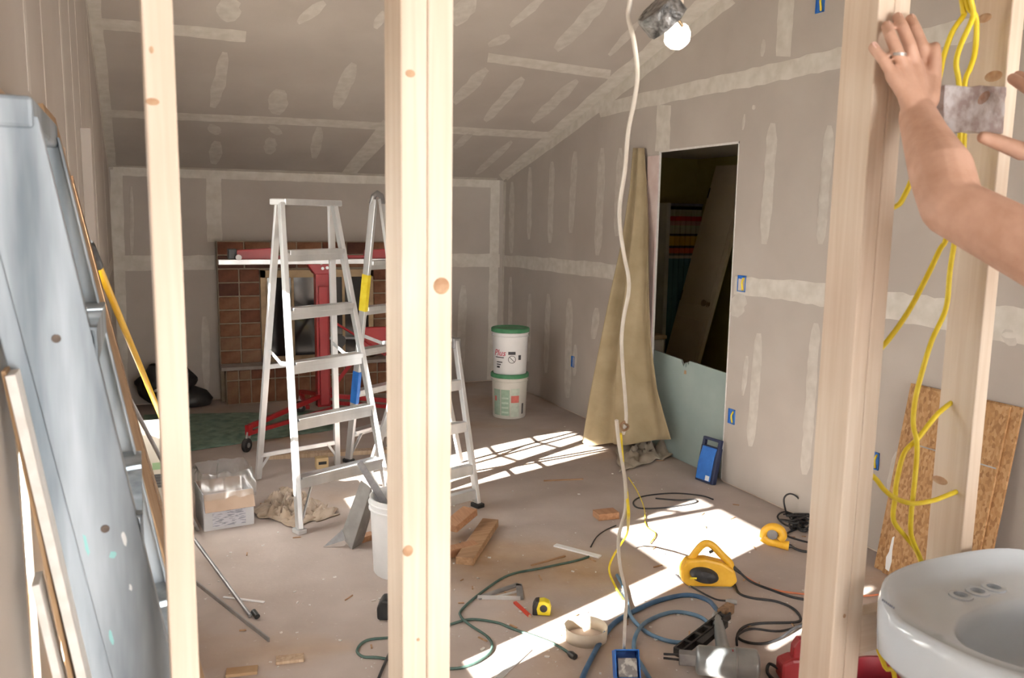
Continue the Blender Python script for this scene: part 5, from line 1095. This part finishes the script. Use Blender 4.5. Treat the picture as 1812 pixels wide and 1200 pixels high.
bl_ = floor_cord('black_lead', 'thin black cord with grey plug in front of the jigsaw', [(1196, 1017), (1210, 1030), (1235, 1045), (1265, 1060), (1284, 1063)], .004, 'dark')
q = PF(1284, 1063, .011); q2 = PF(1304, 1066, .011); tag(MB().tube([q, q.lerp(q2, .4), q2], [.007, .013, .011], 10).build('plug', 'pewter', bl_), None, None)
floor_cord('black_lead', 'black cord sweeping from jigsaw in double loops behind nailer', [(1300, 1034), (1308, 1050), (1330, 1058), (1372, 1064), (1402, 1076), (1416, 1092), (1408, 1101), (1345, 1103), (1316, 1110), (1305, 1126), (1320, 1136), (1350, 1139), (1378, 1131), (1400, 1116, .009), (1430, 1100)], .0055, 'dark')
floor_cord('black_lead', 'black cord curving past the nailer tail to the stud', [(1304, 1142), (1306, 1124, .012), (1330, 1113), (1380, 1117), (1430, 1104, .012)], .005, 'dark')
floor_cord('orange_lead', 'orange cord crossing the floor behind the doubled stud', [(1318, 1020), (1345, 1036), (1380, 1046), (1430, 1052), (1500, 1056), (1560, 1052)], .0045, 'ocord')
floor_cord('grey_cable', 'thin grey cable coiled at the edge of the sunlight', [(1262, 884), (1240, 877), (1190, 873), (1140, 878), (1121, 888), (1130, 899), (1170, 899), (1210, 894), (1232, 889), (1228, 884), (1200, 885, .006), (1160, 882)], .0045, 'dark')
r4 = random.Random(9)
px = [(1392, 912), (1387, 884, .10), (1397, 874, .13), (1411, 880, .11), (1419, 896, .05), (1416, 912), (1388, 906, .01), (1376, 915), (1392, 930), (1424, 934), (1440, 945), (1470, 950)]
floor_cord('black_lead', 'tangled black cord heaped against the right wall', px + [(1430 + r4.uniform(-45, 25), 918 + r4.uniform(-16, 22), r4.uniform(0, .05)) for i in range(16)], .005, 'dark')
px = [(1376 + r4.uniform(0, 52), 922 + r4.uniform(-12, 16), r4.uniform(0, .05)) for i in range(14)]
floor_cord('black_lead', 'knotted bundle of black cord beside the grinder', px + [(1392, 945), (1412, 955), (1440, 962)], .005, 'dark')
floor_cord('thin_wire', 'thin dark wire on the sunlit floor beside the wood block', [(1045, 968), (1056, 950), (1072, 938), (1090, 930)], .003, 'dark', 'wire')

# ------------------------------------------------ small hand tools and scraps
a, b_, c = PF(845, 1059, .003), PF(921, 1061, .003), PF(918, 1034, .003); e = thing('speed_square', 'triangular aluminium speed square flat on the floor', 'square', (a + b_ + c) / 3)
mb = MB(); mb.beam(a, b_, .03, .006, (0, 0, 1)).build('fence', 'alu', e, bevel=.001); MB().beam(b_, c, .006, .028, (0, 0, 1)).build('blade_side', 'steel', e); MB().beam(a, c, .006, .03, (0, 0, 1)).build('blade_edge', 'steel', e)
g = (a + b_ + c) / 3; MB().beam(a.lerp(b_, .25), c.lerp(b_, .45), .005, .012, (0, 0, 1)).build('scale_bar', 'alu', e)
p, q = PF(911, 1066, .005), PF(937, 1090, .005); e = thing('carpenter_pencil', 'red carpenter pencil on the floor by the square', 'pencil', q); d = (q - p).normalized(); MB().beam(p, q, .009, .015, (0, 0, 1)).build('shaft', mat('pencil_red', (.62, .06, .03), rough=.5), e, bevel=.001); MB().tube([q, q + d * .018], [.006, .001], 8).build('tip', 'trim2', e)
c = PF(963, 1090); e = thing('tape_measure', 'yellow and black tape measure on the floor', 'tape measure', c); rx = Matrix.Rotation(math.radians(-28), 4, 'Z'); mxt = Matrix.Translation(c + Vector((0, .02, 0))) @ rx
pol = [(-.036, .002), (.034, .002), (.037, .03), (.03, .056), (.008, .066), (-.018, .062), (-.034, .045)]
MB().prism(pol, mxt @ Matrix.Rotation(math.pi / 2, 4, 'X'), -.022, .022).build('case', mat('tape_yellow', (.80, .66, .03), rough=.4), e, bevel=.005); MB().prism([(-.04, .002), (-.016, .002), (-.022, .03), (-.012, .066), (-.03, .062), (-.041, .04)], mxt @ Matrix.Rotation(math.pi / 2, 4, 'X'), -.0235, .0235).build('grip', 'black', e, bevel=.004)
MB().lathe([(.0001, .022), (.016, .022), (.016, .024), (.0001, .0242)], 18, mxt @ Matrix.Translation((.006, 0, .034)) @ Matrix.Rotation(math.pi / 2, 4, 'X')).build('badge', 'black', e)
c = PF(1043, 1136); e = thing('joint_tape_roll', 'loose loop of cream paper joint tape on the floor', 'tape roll', c); M['paper'] = mat('cream_paper', (.62, .54, .43), (.68, .60, .49), 20, .85)
rows = []
for z in (.0, .026, .052):
    rows.append([Vector((c.x + (.082 + .004 * (1 if j > 40 else 0)) * math.cos(.13 * j + 2.6) * (1.02 + z * .3), c.y + .03 + .082 * math.sin(.13 * j + 2.6) * (1.02 + z * .3), z + .002)) for j in range(50)])
MB().grid(rows).build('loop', 'paper', e, solid=.0016)
t0, t1 = rows[0][0], PF(982, 1118, .004); MB().grid([[rows[k][0].lerp(t1 + Vector((.0, .0, z * .35)), s_) for s_ in (0, .35, .7, 1)] for k, z in enumerate((.0, .026, .052))]).build('tail', 'paper', e, solid=.0016)
def block(name, label, cat, p, q, w_, h, m, z0=0.0, tilt=0.0, grp=None):
    A, B = PF(*p), PF(*q); A.z = z0 + h / 2 + .0005; B.z = z0 + h / 2 + tilt + .0005; return tag(MB().beam(A, B, w_, h, Vector((-(B - A).y, (B - A).x, 0))).build(name, m, None, bevel=.002, origin=(A.x, A.y, z0)), label, cat, grp)
M['off2'] = wood('offcut_red_wood', (.42, .22, .12), (.54, .31, .18), 'Y')
block('wood_block', 'small reddish wood block at the edge of the sunlight', 'wood', (1054, 918), (1090, 914), .085, .038, 'off2')
block('wood_offcut', 'long weathered wood offcut lying in the scrap pile', 'wood', (868, 930), (822, 1000), .089, .038, 'offcut')
block('wood_offcut', 'short wood offcut propped on top of the scrap pile', 'wood', (795, 957), (832, 935), .089, .038, 'off2', .05, .03)
block('wood_offcut', 'flat wood offcut at the bottom of the scrap pile', 'wood', (790, 985), (842, 972), .06, .04, 'off2')
block('wood_offcut', 'brown wood offcut behind the white bucket', 'wood', (628, 962), (660, 952), .05, .03, 'off2')
block('wood_scrap', 'thin pale wood scrap near the left stud base', 'wood', (488, 1172), (538, 1166), .05, .012, 'trim2')
block('wood_scrap', 'brown wood scrap at the foot of the left stud', 'wood', (400, 1194), (456, 1188), .05, .012, 'brown')
block('wood_stick', 'thin brown wood stick lying before the drop cloth', 'wood', (962, 852), (1032, 849), .012, .008, 'offcut')
block('wood_stick', 'long thin stick lying behind the jigsaw hose', 'wood', (940, 1002), (1000, 985), .012, .006, 'offcut')
block('white_trim', 'white plastic trim strip curving in the sunlight', 'trim', (982, 966), (1062, 987), .035, .008, 'white')
block('putty_knife', 'pale metal strip lying across the near sun streak', 'strip', (936, 1150), (880, 1203), .026, .004, 'alu')
block('spirit_level', 'white strip lying behind the pole tip', 'strip', (395, 1058), (468, 1067), .012, .006, 'white')
c = PF(690, 1098); e = thing('battery_pack', 'black tool battery pack on the floor left of the doubled stud', 'battery', c); MB().prism([(-.05, .002), (.05, .002), (.055, .05), (.03, .085), (-.03, .09), (-.052, .055)], frame(c + Vector((.01, .03, 0)), (.9, -.4, 0), (0, 0, 1)), -.04, .04).build('case', 'black', e, bevel=.01); MB().box((c.x - .01, c.y + .0, .08), (c.x + .03, c.y + .04, .10)).build('terminal', 'dark', e, bevel=.003)
c = PF(571, 830); e = thing('small_tin', 'small tan box with dark label behind the ladder', 'box', c); MB().box((c.x - .04, c.y, 0), (c.x + .04, c.y + .06, .075)).build('box', mat('tan_tin', (.60, .44, .24), rough=.6), e, bevel=.004); MB().box((c.x - .026, c.y - .001, .03), (c.x + .026, c.y + .001, .05)).build('label', 'dark', e)
# long pale pipe/board behind the ladders
block('floor_board', 'long pale board lying on the floor behind the ladders', 'board', (470, 812), (700, 800), .07, .03, 'trim2')
# debris
m_ = MB(); r5 = random.Random(21)
for i in range(230):
    x, y = r5.uniform(360, 1500), 700 + 500 * r5.random() ** .8; p = PF(x, y)
    if not (XL + .05 < p.x < XR - .05 and 1.5 < p.y < 7.4): continue
    s_ = r5.uniform(.002, .008); R_ = Matrix.Rotation(r5.uniform(0, 6.3), 3, 'Z'); m_.cbox(p + Vector((0, 0, s_ * .3)), (s_ * r5.uniform(1, 2.6), s_, s_ * .6), R_)
o = m_.build('gypsum_crumbs', 'gyp', None); tag(o, 'scattered pale gypsum crumbs over the dusty floor', 'debris', None, 'stuff')
m_ = MB()
for i in range(60):
    x, y = r5.uniform(400, 1450), 760 + 430 * r5.random(); p = PF(x, y)
    if not (XL + .05 < p.x < XR - .05 and 1.5 < p.y < 7.2): continue
    m_.cbox(p + Vector((0, 0, .003)), (r5.uniform(.015, .06), r5.uniform(.004, .008), .004), Matrix.Rotation(r5.uniform(0, 6.3), 3, 'Z'))
tag(m_.build('wood_splinters', 'offcut', None), 'scattered thin wood splinters over the dusty floor', 'debris', None, 'stuff')
